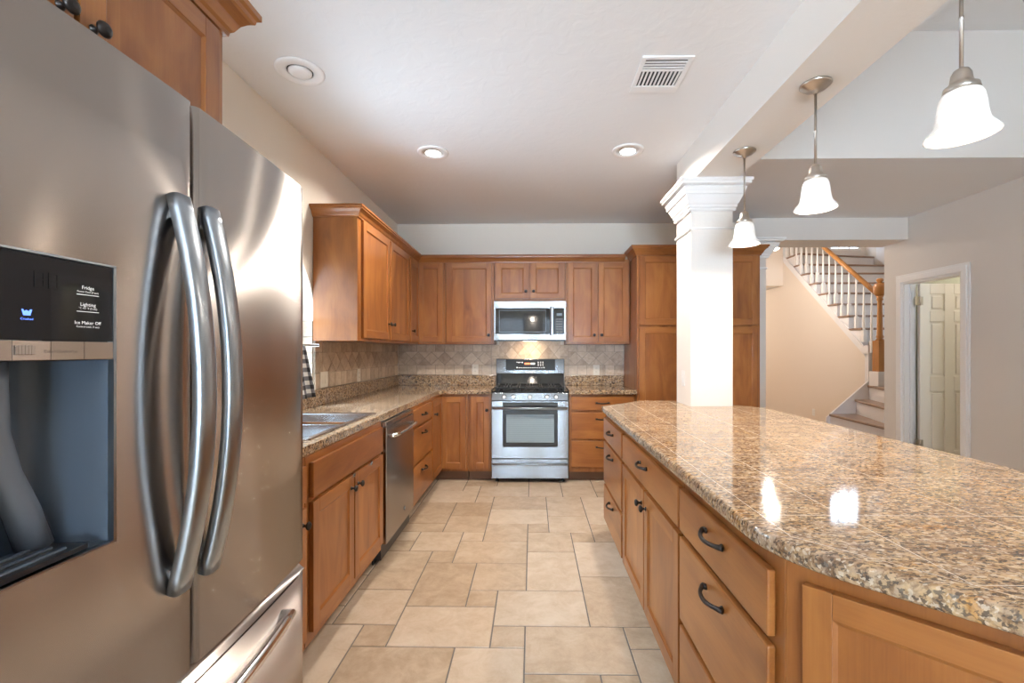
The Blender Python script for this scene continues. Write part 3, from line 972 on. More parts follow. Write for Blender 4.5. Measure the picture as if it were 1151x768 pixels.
def tiles_bm(panels):
    """panels: (x0,x1,rows) ; rows: ('sq',z0,z1,pitch) or ('dia',z0,z1,size); local y: 0 wall, tiles face -y"""
    bm = BM(); tint = bm.loops.layers.float_color.new('tint')

    def put(poly):
        if len(poly) < 3: return
        a = sum(poly[i - 1][0] * poly[i][1] - poly[i][0] * poly[i - 1][1] for i in range(len(poly))) / 2
        if abs(a) < 2e-5: return
        cx = sum(p[0] for p in poly) / len(poly); cz_ = sum(p[1] for p in poly) / len(poly)
        def shrink(d):
            out = []
            for p in poly:
                v = Vector((p[0] - cx, p[1] - cz_)); L_ = v.length
                out.append((cx + v.x * (1 - d / L_ * 1.3), cz_ + v.y * (1 - d / L_ * 1.3)))
            return out
        lo = [bm.verts.new((x, -0.004, z)) for x, z in shrink(0.0012)]
        hi = [bm.verts.new((x, -0.010, z)) for x, z in shrink(0.003)]
        fs = [bm.faces.new(hi)]
        n = len(poly)
        for k in range(n): fs.append(bm.faces.new((lo[k], lo[(k + 1) % n], hi[(k + 1) % n], hi[k])))
        tn = random.random()
        for f in fs:
            for l in f.loops: l[tint] = (tn, tn, tn, 1)
    for x0, x1, rows in panels:
        zlo, zhi = min(r[1] for r in rows), max(r[2] for r in rows)
        fs = box(bm, x0, x1, -0.006, -0.0005, zlo, zhi, 1)
        for kind, z0, z1, s in rows:
            if kind == 'sq':
                n = max(1, round((x1 - x0) / s)); w = (x1 - x0) / n
                for k in range(n): put([(x0 + k * w, z0), (x0 + (k + 1) * w, z0), (x0 + (k + 1) * w, z1), (x0 + k * w, z1)])
            else:
                n = max(1, round((x1 - x0) / s)); w = (x1 - x0) / n; h = s / 2
                nz = max(1, round((z1 - z0) / s)); hz = (z1 - z0) / nz / 2
                for a in range(-1, 2 * n + 2):
                    for b in range(-1, 2 * nz + 2):
                        if (a + b) % 2: continue
                        c, d = x0 + a * w / 2 + w / 2, z0 + b * hz + hz
                        put(clip([(c - w / 2, d), (c, d - hz), (c + w / 2, d), (c, d + hz)], x0, x1, z0, z1))
    return bm


R3 = [('sq', 1.028, 1.141, 0.105), ('dia', 1.141, 1.291, 0.15), ('sq', 1.291, 1.371, 0.105)]
bm = tiles_bm([(0.0, YB - 0.012 - 3.243, R3)])
o = obj('tile_backsplash', bm, [splash_tile, splash_grout]); o.location = (XL, 3.243, 0); o.rotation_euler = (0, 0, PI / 2)
# the strip next to the window climbs higher than the cabinet underside
o['label'] = 'tumbled tile backsplash with diamond band on the left wall'; o['category'] = 'backsplash'; o['group'] = 'tile backsplashes'
bm = tiles_bm([(0, 0.108, [('sq', 1.028, 1.141, .105), ('dia', 1.141, 1.291, .15), ('sq', 1.291, 1.40, .105), ('sq', 1.40, 1.51, .105)])])
o = obj('tile_backsplash', bm, [splash_tile, splash_grout]); o.location = (XL, 3.132, 0); o.rotation_euler = (0, 0, PI / 2)
o['label'] = 'narrow tile strip edging the sink window, taller than the backsplash beside it'; o['category'] = 'backsplash'; o['group'] = 'tile backsplashes'
# the window reveal is tiled as well
bm = tiles_bm([(0.03, 0.155, [('sq', 1.032, 1.14, .12), ('dia', 1.14, 1.29, .125), ('sq', 1.29, 1.40, .12), ('sq', 1.40, 1.51, .12)])])
o = obj('tile_reveal', bm, [splash_tile, splash_grout]); o.location = (XL - 0.158, WY1, 0)
o['label'] = 'tiled side reveal inside the sink window opening'; o['category'] = 'tile'
bm = tiles_bm([(XL + 0.012, -0.465, R3),
               (-0.465, -0.375, [('sq', 1.028, 1.135, .1), ('sq', 1.135, 1.24, .1), ('sq', 1.24, 1.371, .1)]),
               (-0.375, 0.315, [('dia', 0.93, 1.43, 0.15)]),
               (0.315, 0.405, [('sq', 1.028, 1.135, .1), ('sq', 1.135, 1.24, .1), ('sq', 1.24, 1.371, .1)]),
               (0.405, 1.028, R3)])
o = obj('tile_backsplash', bm, [splash_tile, splash_grout]); o.location = (0, YB, 0)
o['label'] = 'tumbled tile backsplash with diamond band behind the stove'; o['category'] = 'backsplash'; o['group'] = 'tile backsplashes'


# outlets and switches
def plate(label, loc, rotz, kind, w=0.07, h=0.115, group='wall plates', mat=plate_ivory):
    r = root('wall_plate', label, 'outlet' if 'outlet' in label else 'switch', loc, rotz, group)
    obj('cover', bx(-w / 2, w / 2, -0.005, 0.0, -h / 2, h / 2), mat, r, 0.002)
    n = max(1, round(w / 0.07))
    for k in range(n):
        x = (k - (n - 1) / 2) * 0.046
        if kind == 'outlet':
            for dz in (-0.02, 0.02):
                b_ = BM(); box(b_, x - 0.015, x + 0.015, -0.0075, -0.0052, dz - 0.013, dz + 0.013, 0)
                for sx in (-0.006, 0.006): box(b_, x + sx - 0.001, x + sx + 0.001, -0.0079, -0.0074, dz - 0.004, dz + 0.006, 1)
                obj('socket', b_, [mat, dark_gap], r)
        else:
            b_ = BM(); box(b_, x - 0.016, x + 0.016, -0.0075, -0.0052, -0.033, 0.033); box(b_, x - 0.013, x + 0.013, -0.010, -0.0073, -0.028, 0.0)
            obj('rocker', b_, mat, r, 0.001)
    return r


plate('double switch plate on the tiled left wall next to the sink window', (XL + 0.0105, 3.262, 1.092), PI / 2, 'switch', 0.116)
plate('single outlet plate on the tiled left wall nearer the corner', (XL + 0.0105, 3.92, 1.088), PI / 2, 'outlet')
plate('outlet plate on the tile left of the stove', (-0.648, YB - 0.0105, 1.092), 0, 'outlet')
plate('outlet plate on the tile right of the stove', (0.72, YB - 0.0105, 1.085), 0, 'outlet')
plate('white switch plate on the side of the column', (BX0 - 0.0005, 3.335, 1.10), -PI / 2, 'switch', mat=white_plastic)
plate('small outlet plate low on the beige wall under the stairs', (SX0 - 0.0005, 7.76, 0.25), -PI / 2, 'outlet', mat=white_plastic)

# ------------------------------------------------------------------ sink, faucet, curtain
sn = root('kitchen_sink', 'stainless double-bowl sink set into the left countertop', 'sink', ((SKX0 + SKX1) / 2, 2.345, CT1))
bm = BM()
z = CT1
X0, X1, Y0, Y1 = -1.462, -0.968, 1.922, 2.768
def ring(bm, o, i, z):
    vo = [bm.verts.new((x, y, z)) for x, y in o]; vi = [bm.verts.new((x, y, z)) for x, y in i]
    for k in range(4):
        bm.faces.new((vo[k], vo[(k + 1) % 4], vi[(k + 1) % 4], vi[k]))
def R4(a, b, c, d): return [(a, c), (b, c), (b, d), (a, d)]
rim = 0.006
box(bm, X0, X1, Y0, Y0 + 0.035, z + .0005, z + rim); box(bm, X0, X1, Y1 - 0.068, Y1, z + .0005, z + rim)
box(bm, X0, X0 + 0.06, Y0 + .035, Y1 - .068, z + .0005, z + rim); box(bm, X1 - 0.03, X1, Y0 + .035, Y1 - .068, z + .0005, z + rim)
box(bm, X0 + .06, X1 - .03, 2.30, 2.335, z + .0005, z + rim)
obj('rim', bm, sink_steel, sn, 0.003, world=True)
for a, b in ((Y0 + 0.037, 2.298), (2.337, Y1 - 0.070)):
    bm = BM()
    x0, x1 = X0 + 0.062, X1 - 0.032
    tp = [bm.verts.new((x, y, z + 0.002)) for x, y in R4(x0, x1, a, b)]
    bt = [bm.verts.new((x, y, z - 0.17)) for x, y in R4(x0 + .02, x1 - .02, a + .02, b - .02)]
    for k in range(4): bm.faces.new((tp[k], tp[(k + 1) % 4], bt[(k + 1) % 4], bt[k]))
    bm.faces.new(bt)
    lathe(bm, [(0.04, z - 0.169), (0.04, z - 0.167), (0.028, z - 0.168), (0.01, z - .172)], ((x0 + x1) / 2, (a + b) / 2, 0), 20)
    o = obj('bowl', bm, sink_steel, sn, 0.012, world=True)
fc = root('faucet', 'chrome gooseneck faucet behind the sink', 'faucet', (-1.43, 2.2, CT1 + rim))
bm = BM(); lathe(bm, [(0.026, 0), (0.026, 0.008), (0.018, 0.015), (0.015, 0.06)], (0, 0, 0), 20)
obj('base', bm, chrome, fc)
bm = BM(); tube(bm, [(0, 0, 0.06), (0, 0, 0.22)] + [(0.075 - 0.075 * math.cos(PI * k / 10), 0, 0.22 + 0.075 * math.sin(PI * k / 10)) for k in range(1, 11)] + [(0.15, 0, 0.18)], 0.011, 12)
obj('spout', bm, chrome, fc)
bm = BM(); tube(bm, [(0, 0.015, 0.04), (0, 0.05, 0.055), (0, 0.09, 0.075)], [0.008, 0.007, 0.006], 10)
obj('lever', bm, chrome, fc)

cu_r = root('cafe_curtain', 'black and white checked curtain hanging beside the sink', 'curtain', (-1.48, 3.0, 1.03))
bm = BM()
uvl = bm.loops.layers.uv.new('UVMap')
nu, nv = 24, 12
g = []
for j in range(nv + 1):
    v = j / nv; row = []
    for i in range(nu + 1):
        u = i / nu
        y = 2.70 + 0.05 * v + u * (0.215 + 0.085 * v)
        x = -1.485 + 0.016 * math.sin(u * 5 * PI) * (0.6 + 0.6 * v)
        row.append(bm.verts.new((x, y, 1.335 - 0.345 * v)))
    g.append(row)
for j in range(nv):
    for i in range(nu):
        f = bm.faces.new((g[j][i], g[j][i + 1], g[j + 1][i + 1], g[j + 1][i])); f.smooth = True
        for l, (a, b) in zip(f.loops, ((i, j), (i + 1, j), (i + 1, j + 1), (i, j + 1))):
            l[uvl].uv = (a / nu * 5.5, b / nv * 6.0)
co = obj('cloth', bm, check, cu_r, world=True)
md = co.modifiers.new('solid', 'SOLIDIFY'); md.thickness = 0.002
bm = BM(); tube(bm, [(-1.485, 1.97, 1.34), (-1.485, 3.10, 1.34)], 0.006, 10)
for yy in (1.975, 3.095): box(bm, -1.536, -1.478, yy - 0.005, yy + 0.005, 1.33, 1.35)
obj('rod', bm, nickel, cu_r, world=True)

# ------------------------------------------------------------------ dishwasher
dw = root('dishwasher', 'stainless dishwasher between the sink cabinet and the drawers', 'dishwasher', (FX, 2.706, 0), PI / 2)
WD_ = 0.633
obj('tub', bx(0.004, WD_ - 0.004, 0.004, LD, 0.03, 0.868), black_mat, dw)
obj('door', bx(0.006, WD_ - 0.006, -0.030, 0.002, 0.125, 0.838), stainless_dark, dw, 0.004)
obj('control_strip', bx(0.006, WD_ - 0.006, -0.028, 0.002, 0.841, 0.866), stainless_dark, dw, 0.003)
bm = BM()
tube(bm, [(0.06, -0.03, 0.775), (0.06, -0.055, 0.778), (0.09, -0.068, 0.780)] + [(0.09 + (WD_ - 0.18) * k / 8, -0.068 - 0.012 * math.sin(PI * k / 8), 0.78) for k in range(1, 8)] + [(WD_ - 0.09, -0.068, 0.78), (WD_ - 0.06, -0.055, 0.778), (WD_ - 0.06, -0.03, 0.775)], 0.013, 12)
obj('handle', bm, chrome, dw)
bm = BM(); lathe(bm, [(0.014, 0.0), (0.014, 0.0025), (0.011, 0.003)], (0.39, -0.030, 0.215), 20, 'y')
obj('badge', bm, grey_light, dw)
obj('toe_panel', bx(0.006, WD_ - 0.006, 0.05, 0.06, 0.0, 0.118), black_mat, dw)

# ------------------------------------------------------------------ stove
STX, STW, STY = -0.403, 0.756, 4.425
sv = root('stove', 'stainless gas stove with black grates on the back wall', 'stove', (STX, STY, 0))
bm = BM(); box(bm, 0.004, STW - 0.004, 0.03, 0.64, 0.04, 0.882)
obj('body', bm, black_mat, sv)
for sx in (0.03, STW - 0.07):
    b_ = BM(); lathe(b_, [(0.018, 0.0), (0.018, 0.01), (0.012, 0.012), (0.012, 0.04)], (sx + 0.02, 0.07, 0), 12); obj('foot', b_, rubber, sv)
sd = obj('storage_drawer', bx(0, STW, -0.005, 0.03, 0.045, 0.236), app_steel, sv, 0.004)
bm = BM(); tube(bm, [(0.015, -0.006, 0.192), (0.02, -0.04, 0.192), (STW / 2, -0.043, 0.192), (STW - 0.02, -0.04, 0.192), (STW - 0.015, -0.006, 0.192)], 0.0095, 12)
obj('drawer_handle', bm, bar_steel, sd)
bm = BM()
wx0, wx1, wz0, wz1 = 0.11, STW - 0.105, 0.355, 0.795
box(bm, 0, wx0, -0.005, 0.03, 0.243, 0.805); box(bm, wx1, STW, -0.005, 0.03, 0.243, 0.805)
box(bm, wx0, wx1, -0.005, 0.03, 0.243, wz0); box(bm, wx0, wx1, -0.005, 0.03, wz1, 0.805)
od = obj('oven_door', bm, app_steel, sv, 0.002)
bm = BM()
box(bm, wx0 + .001, wx1 - .001, -0.004, 0.02, wz0 + .001, wz1 - .001, 0)
obj('door_glass', bm, black_gloss, od)
bm = BM()
ix0, ix1, iz0, iz1 = wx0 + 0.035, wx1 - 0.035, wz0 + 0.045, wz1 - 0.12
box(bm, ix0, ix1, -0.0055, -0.0042, iz0, iz1, 0)
for k in range(1, 14):
    zz = iz0 + (iz1 - iz0) * k / 14; box(bm, ix0 + .004, ix1 - .004, -0.0062, -0.0054, zz - .0012, zz + .0012, 1)
for k in range(1, 3):
    xx = ix0 + (ix1 - ix0) * k / 3
obj('oven_window', bm, [oven_sheen_glass, rack_tone], od)
bm = BM(); tube(bm, [(0.015, -0.006, 0.742), (0.02, -0.052, 0.742), (STW / 2, -0.056, 0.742), (STW - 0.02, -0.052, 0.742), (STW - 0.015, -0.006, 0.742)], 0.0125, 12)
obj('door_handle', bm, bar_steel, od)
# sloped knob panel
bm = BM(); prism(bm, [(-0.005, 0.815), (0.05, 0.815), (0.05, 0.886), (0.012, 0.886)], 0, STW, axis='x')
obj('knob_panel', bm, app_steel, sv, 0.002)
for kx in (0.125, 0.215, 0.378, 0.545, 0.635):
    b_ = BM(); lathe(b_, [(0.024, 0.0), (0.023, 0.006), (0.019, 0.010), (0.018, 0.026), (0.014, 0.029)], (kx, 0.003, 0.849), 20, 'y')
    box(b_, kx - 0.003, kx + 0.003, -0.034, -0.02, 0.834, 0.866)
    obj('burner_knob', b_, chrome, sv)
obj('cooktop', bx(-0.003, STW + 0.003, 0.008, 0.60, 0.888, 0.902), black_gloss, sv, 0.005)
for k in range(3):
    x0 = 0.03 + k * (STW - 0.06) / 3; x1 = x0 + (STW - 0.06) / 3 - 0.01
    b_ = BM()
    zt = 0.938
    for yy in (0.05, 0.30, 0.555): box(b_, x0, x1, yy, yy + 0.012, zt - 0.012, zt)
    for xx in (x0, (x0 + x1) / 2 - .006, x1 - 0.012): box(b_, xx, xx + 0.012, 0.05, 0.567, zt - 0.012, zt)
    for yy in (0.17, 0.43):
        for s in (-1, 1):
            xc = (x0 + x1) / 2
            box(b_, xc + s * 0.03 - .005, xc + s * 0.03 + .005, yy - 0.05, yy + 0.05, zt - 0.010, zt + 0.004)
    for xx in (x0, x1 - 0.014):
        for yy in (0.052, 0.551): box(b_, xx, xx + 0.014, yy, yy + 0.014, 0.903, zt - 0.006)
    obj('grate', b_, iron, sv, 0.003)
for bx_, by_ in ((0.15, 0.17), (0.15, 0.43), (0.378, 0.30), (0.61, 0.17), (0.61, 0.43)):
    b_ = BM(); lathe(b_, [(0.05, 0.9022), (0.05, 0.908), (0.036, 0.910), (0.036, 0.920), (0.03, 0.923)], (bx_, by_, 0), 20); obj('burner', b_, iron, sv)
bm = BM(); prism(bm, [(0.595, 0.903), (0.652, 0.903), (0.652, 1.048), (0.612, 1.048)], 0.0, STW, axis='x')
obj('backguard_riser', bm, black_gloss, sv)
bm = BM(); prism(bm, [(0.585, 1.050), (0.652, 1.050), (0.652, 1.212), (0.612, 1.212)], -0.004, STW + 0.004, axis='x')
bg = obj('backguard', bm, app_steel, sv, 0.004)
slope = (0.612 - 0.585) / (1.212 - 1.050)
def onbg(z, d=0.0): return 0.585 + (z - 1.050) * slope - d
bm = BM()
cx0, cx1, cz0, cz1 = 0.105, STW - 0.10, 1.085, 1.206
prism(bm, [(onbg(cz0, .003), cz0), (onbg(cz0, -.004), cz0), (onbg(cz1, -.004), cz1), (onbg(cz1, .003), cz1)], cx0, cx1, axis='x')
cp = obj('control_panel', bm, black_gloss, sv)
bm = BM()
def mark(x0, x1, z0, z1, mi):
    v = [bm.verts.new((x, onbg(zz, .0036), zz)) for x, zz in ((x0, z0), (x1, z0), (x1, z1), (x0, z1))]
    f = bm.faces.new(v); f.material_index = mi
mark(0.315, 0.375, 1.148, 1.168, 1); mark(0.383, 0.43, 1.148, 1.168, 0)
for r_ in range(3):
    for k in range(3): mark(0.462 + k * 0.026, 0.474 + k * 0.026, 1.172 - r_ * 0.018, 1.178 - r_ * 0.018, 0)
for k in range(4): mark(0.225 + k * 0.02, 0.236 + k * 0.02, 1.172 - (k % 2) * .006, 1.178, 0)
for k in range(13): mark(0.225 + k * 0.025, 0.238 + k * 0.025, 1.110, 1.116 + (0.004 if k in (0, 12) else 0), 0)
obj('display_marks', bm, [text_white, text_red], cp)

# ------------------------------------------------------------------ microwave
mw = root('microwave', 'stainless over-the-range microwave above the stove', 'microwave', (-0.403, 4.68, 1.405))
MW, MH = 0.752, 0.413
obj('body', bx(0.002, MW - 0.002, 0.03, 0.40, 0.006, MH), black_mat, mw)
bm = BM()
box(bm, 0, MW, 0, 0.03, MH - 0.072, MH)
box(bm, 0, MW, 0, 0.03, 0.012, 0.072)
box(bm, 0, 0.02, 0, 0.03, 0.072, MH - 0.072); box(bm, MW - 0.02, MW, 0, 0.03, 0.072, MH - 0.072)
obj('face_frame', bm, app_steel, mw, 0.002)
md_ = obj('door', bx(0.0205, 0.60, 0.003, 0.028, 0.0725, MH - 0.0725), black_gloss, mw)
bm = BM()
for a, b, c, d in ((0.055, 0.545, 0.33 - .012, 0.33 - .008), (0.055, 0.545, 0.092, 0.096), (0.055, 0.059, 0.096, 0.318), (0.541, 0.545, 0.096, 0.318)):
    box(bm, a, b, 0.0022, 0.0032, c, d)
obj('window_border', bm, grey_plastic, md_)
bm = BM()
prism(bm, [(0.585, 0.0), (0.588, -0.030), (0.600, -0.037), (0.612, -0.037), (0.624, -0.030), (0.626, 0.0)], 0.055, MH - 0.055)
obj('handle', bm, bar_steel, md_, 0.003)
cpn = obj('control_panel', bx(0.628, MW - 0.0205, 0.003, 0.028, 0.0725, MH - 0.0725), black_gloss, mw)
bm = BM()
box(bm, 0.655, 0.712, 0.0022, 0.0031, 0.262, 0.29, 0)
for r_ in range(5):
    for k in range(3): box(bm, 0.652 + k * 0.024, 0.664 + k * 0.024, 0.0022, 0.0031, 0.225 - r_ * 0.026, 0.231 - r_ * 0.026, 1)
for k in range(2): box(bm, 0.655 + k * 0.04, 0.672 + k * 0.04, 0.0022, 0.0031, 0.088, 0.098, 1)
obj('key_marks', bm, [grey_plastic, text_grey], cpn)
obj('vent_strip', bx(0.01, MW - 0.01, 0.006, 0.05, 0.0, 0.0118), black_mat, mw)
ll = bpy.data.lights.new('hood_lamp_light', 'AREA'); ll.shape = 'RECTANGLE'; ll.size = 0.14; ll.size_y = 0.06; ll.energy = 2.2; ll.color = (1, 0.74, 0.45)
lo_ = bpy.data.objects.new('hood_lamp_light', ll); COL.objects.link(lo_); lo_.location = (-0.03, 4.90, 1.404); lo_.rotation_euler = (math.radians(12), 0, 0)
obj('hood_lamp', bx(0.30, 0.45, 0.19, 0.25, 0.002, 0.0058), lamp_warm, mw)

# ------------------------------------------------------------------ refrigerator
RY0, RS, RY1 = 0.385, 0.862, 1.325
fr = root('refrigerator', 'large stainless french-door refrigerator in the left foreground', 'refrigerator', (-1.15, 0.86, 0))
RB = -0.775
obj('cabinet_body', bx(-1.50, RB, RY0 + 0.004, RY1 - 0.004, 0.03, 1.765), plain('fridge_side_grey', (0.20, 0.20, 0.205), 0.4), fr, 0.004, world=True)


def bow(y):
    """x of the door skin: the two doors together bow gently outwards"""
    t = (y - RS) / (RY1 - RS)
    return -0.655 - 0.020 * t * t


def skin_bm(y0, y1, z0, z1, hole=None, round_in=0.012, n=14, xoff=0.0, r0=None, r1=None):
    bm = BM()
    ys = [y0 + (y1 - y0) * k / n for k in range(n + 1)]
    if hole: ys = sorted(set([y for y in ys if abs(y - hole[0]) > 0.012 and abs(y - hole[1]) > 0.012] + [hole[0], hole[1]]))
    ra, rb = r0 or round_in, r1 or round_in
    col = []
    for k in range(1, 6):                       # rolled edges
        a = PI / 2 * k / 6
        col.append((y0 + ra * (1 - math.sin(a)), bow(y0 + ra) + xoff - ra * (1 - math.sin(PI / 2 - (PI / 2 - a))) if False else bow(y0) + xoff - ra * (1 - math.sin(a)) if False else bow(y0) + xoff - ra * math.cos(a) ** 2))
    pr = [(y0, bow(y0) + xoff - ra)] + [(y0 + ra * (1 - math.cos(PI / 2 * k / 5)), bow(y0) + xoff - ra + ra * math.sin(PI / 2 * k / 5)) for k in range(1, 5)]
    pr += [(y, bow(y) + xoff) for y in ys if y0 + ra <= y <= y1 - rb or (hole and y in hole)]
    pr += [(y1 - rb * (1 - math.cos(PI / 2 * k / 5)), bow(y1) + xoff - rb + rb * math.sin(PI / 2 * k / 5)) for k in range(4, 0, -1)] + [(y1, bow(y1) + xoff - rb)]
    pr = sorted(set(pr))
    zs = [z0, z1] if not hole else [z0, hole[2], hole[3], z1]
    V = [[bm.verts.new((x, y, z)) for z in zs] for y, x in pr]
    Bk = [[bm.verts.new((RB + 0.003, y, z)) for z in zs] for y, x in pr]
    m = len(zs)
    def inhole(i, j):
        return hole and j == 1 and pr[i][0] >= hole[0] - 1e-6 and pr[i + 1][0] <= hole[1] + 1e-6
    for i in range(len(pr) - 1):
        for j in range(m - 1):
            if not inhole(i, j):
                f = bm.faces.new((V[i][j], V[i + 1][j], V[i + 1][j + 1], V[i][j + 1])); f.smooth = True
            if not inhole(i, j): bm.faces.new((Bk[i][j], Bk[i][j + 1], Bk[i + 1][j + 1], Bk[i + 1][j]))
        bm.faces.new((V[i][0], Bk[i][0], Bk[i + 1][0], V[i + 1][0])); bm.faces.new((V[i][-1], V[i + 1][-1], Bk[i + 1][-1], Bk[i][-1]))
    for i in (0, len(pr) - 1):
        for j in range(m - 1): bm.faces.new((V[i][j], V[i][j + 1], Bk[i][j + 1], Bk[i][j]))
    return bm


HY0, HY1, HZ0, HZ1 = 0.43, 0.695, 1.005, 1.432
fl = obj('door', skin_bm(RY0, RS - 0.003, 0.692, 1.78, (HY0, HY1, HZ0, HZ1), r0=0.02, r1=0.014), stainless, fr, world=True)
frr = obj('door', skin_bm(RS + 0.003, RY1, 0.692, 1.78, None, r0=0.014, r1=0.02), stainless, fr, world=True)
dwr = obj('freezer_drawer', skin_bm(RY0, RY1, 0.07, 0.655, None, r0=0.02, r1=0.02, n=28), stainless, fr, world=True)
bm = BM()
ns = 24
for k in range(ns):      # bevelled lip along the drawer top
    ya, yb = RY0 + (RY1 - RY0) * k / ns, RY0 + (RY1 - RY0) * (k + 1) / ns
    for y_, yy in ((ya, yb),):
        p = [bm.verts.new(q) for q in ((bow(ya) - 0.004, ya, 0.656), (bow(yb) - 0.004, yb, 0.656), (bow(yb) - 0.028, yb, 0.678), (bow(ya) - 0.028, ya, 0.678))]
        bm.faces.new(p)
bmesh.ops.remove_doubles(bm, verts=bm.verts, dist=1e-4)
obj('drawer_lip', bm, stainless_dark, dwr, world=True)
obj('gap_filler', bx(RB, -0.70, RY0 + 0.01, RY1 - 0.01, 0.655, 0.692), dark_gap, fr, world=True)
obj('toe_grille', bx(-0.80, -0.76, RY0 + 0.01, RY1 - 0.01, 0.0, 0.065), dark_gap, fr, world=True)


def bow_handle(yc_, z0, z1, x_end, rise, w=0.0185, t=0.0105):
    bm = BM()
    n = 28
    prev = None
    prof = [(math.cos(2 * PI * k / 16), math.sin(2 * PI * k / 16)) for k in range(16)]
    prof = [(abs(c) ** 0.6 * (1 if c > 0 else -1), abs(s) ** 0.6 * (1 if s > 0 else -1)) for c, s in prof]
    rings = []
    for k in range(n + 1):
        s = -1 + 2 * k / n
        x = x_end + rise * (1 - s * s)
        z = (z0 + z1) / 2 + s * (z1 - z0) / 2
        dx = -2 * rise * s / ((z1 - z0) / 2); L_ = math.hypot(dx, 1)
        nx, nz = 1 / L_, -dx / L_
        rings.append([bm.verts.new((x + nx * t * b, yc_ + w * a, z + nz * t * b)) for a, b in prof])
    for a, b in zip(rings, rings[1:]):
        for k in range(16):
            f = bm.faces.new((a[k], a[(k + 1) % 16], b[(k + 1) % 16], b[k])); f.smooth = True
    bm.faces.new(rings[0][::-1]); bm.faces.new(rings[-1])
    for z in (z0 + 0.022, z1 - 0.022):
        box(bm, -0.668, x_end + 0.004, yc_ - 0.014, yc_ + 0.014, z - 0.02, z + 0.02)
    return bm


obj('handle', bow_handle(0.815, 0.862, 1.585, -0.650, 0.049, 0.0215, 0.0125), bar_steel, fl, world=True)
obj('handle', bow_handle(0.892, 0.862, 1.585, -0.650, 0.049, 0.0215, 0.0125), bar_steel, frr, world=True)
bm = BM()
pts = [(-0.668, 0.50, 0.602)] + [(-0.640 + 0.030 * math.sin(PI * k / 20), 0.50 + 0.68 * k / 20, 0.604) for k in range(21)] + [(-0.675, 1.18, 0.602)]
tube(bm, pts, 0.0135, 14)
obj('handle', bm, chrome, dwr, world=True)
# dispenser
xd = bow(0.62)
def face_quad(bm, y0, y1, z0, z1, off, t=0.01, mi=0):
    n = 6
    for k in range(n):
        ya, yb = y0 + (y1 - y0) * k / n, y0 + (y1 - y0) * (k + 1) / n
        lo = [(bow(ya) + off, ya), (bow(yb) + off, yb), (bow(yb) + off - t, yb), (bow(ya) + off - t, ya)]
        prism(bm, lo, z0, z1, mi)
bm = BM(); face_quad(bm, HY0, HY1 - 0.0015, 1.3165, HZ1 - 0.0015, 0.0005, 0.03)
dp = obj('display_panel', bm, black_gloss, fr, world=True)
bm = BM(); face_quad(bm, HY0, HY1 - 0.0015, 1.289, 1.3155, 0.0015, 0.03)
ds = obj('button_strip', bm, stainless, fr, 0.001, world=True)
bm = BM()
for a in (0.485, 0.523, 0.563): face_quad(bm, a, a + 0.022, 1.297, 1.309, 0.0035, 0.004)
obj('strip_button', bm, stainless_dark, ds, 0.0005, world=True)
bm = BM()
wv = 0.003       # thin bright rim round the opening
face_quad(bm, HY1 - 0.0015, HY1 + wv, HZ0 - wv, HZ1 + wv, 0.002, 0.01)
face_quad(bm, HY0, HY1, HZ0 - wv, HZ0, 0.002, 0.01)
face_quad(bm, HY0, HY1, HZ1, HZ1 + wv, 0.002, 0.01)
obj('dispenser_rim', bm, bar_steel, fr, world=True)
bm = BM()
bx0 = -0.775
def quad(*p):
    f = bm.faces.new([bm.verts.new(q) for q in p]); return f
# alcove: curved right side flowing into the back, floor ledge
n = 10
prev = None
sec = []
for k in range(n + 1):
    a = PI / 2 * k / n
    sec.append((-0.760 + 0.095 * (1 - math.cos(a)) ** 1.0 if False else -0.765 + 0.100 * (1 - math.cos(a)), 0.655 + 0.0385 * math.sin(a)))
sec = [(-0.765, HY0)] + sec + [(-0.662, HY1 - 0.001)]
for (xa, ya), (xb, yb) in zip(sec, sec[1:]):
    f = quad((xa, ya, HZ0), (xb, yb, HZ0), (xb, yb, 1.289), (xa, ya, 1.289)); f.smooth = True
bmesh.ops.remove_doubles(bm, verts=bm.verts, dist=1e-4)
quad((-0.765, HY0, 1.288), (-0.66, HY0, 1.288), (-0.66, HY1, 1.288), (-0.765, HY1, 1.288))
quad((-0.765, HY0, HZ0), (-0.658, HY0, HZ0), (-0.662, HY1, HZ0), (-0.765, HY1, HZ0))
quad((-0.765, HY0, HZ0), (-0.765, HY0, 1.288), (-0.66, HY0, 1.288), (-0.66, HY0, HZ0))
obj('dispenser_alcove', bm, grey_plastic, fr, world=True)
bm = BM()
# chute: a rounded column that sweeps forward and down
tube(bm, [(-0.725, 0.590, 1.288), (-0.728, 0.592, 1.25), (-0.733, 0.597, 1.19), (-0.735, 0.612, 1.13), (-0.735, 0.635, 1.07), (-0.735, 0.652, 1.014)], [0.016, 0.017, 0.018, 0.019, 0.020, 0.021], 20)
obj('ice_chute', bm, grey_light, fr, world=True)
bm = BM()
box(bm, -0.735, -0.668, HY0, HY1 - 0.03, HZ0 + 0.001, HZ0 + 0.008, 0)
for k in range(3): box(bm, -0.728 + k * 0.021, -0.722 + k * 0.021, HY0 + 0.01, HY1 - 0.05, HZ0 + 0.008, HZ0 + 0.011, 1)
obj('drip_tray', bm, [black_mat, grey_plastic], fr, world=True)
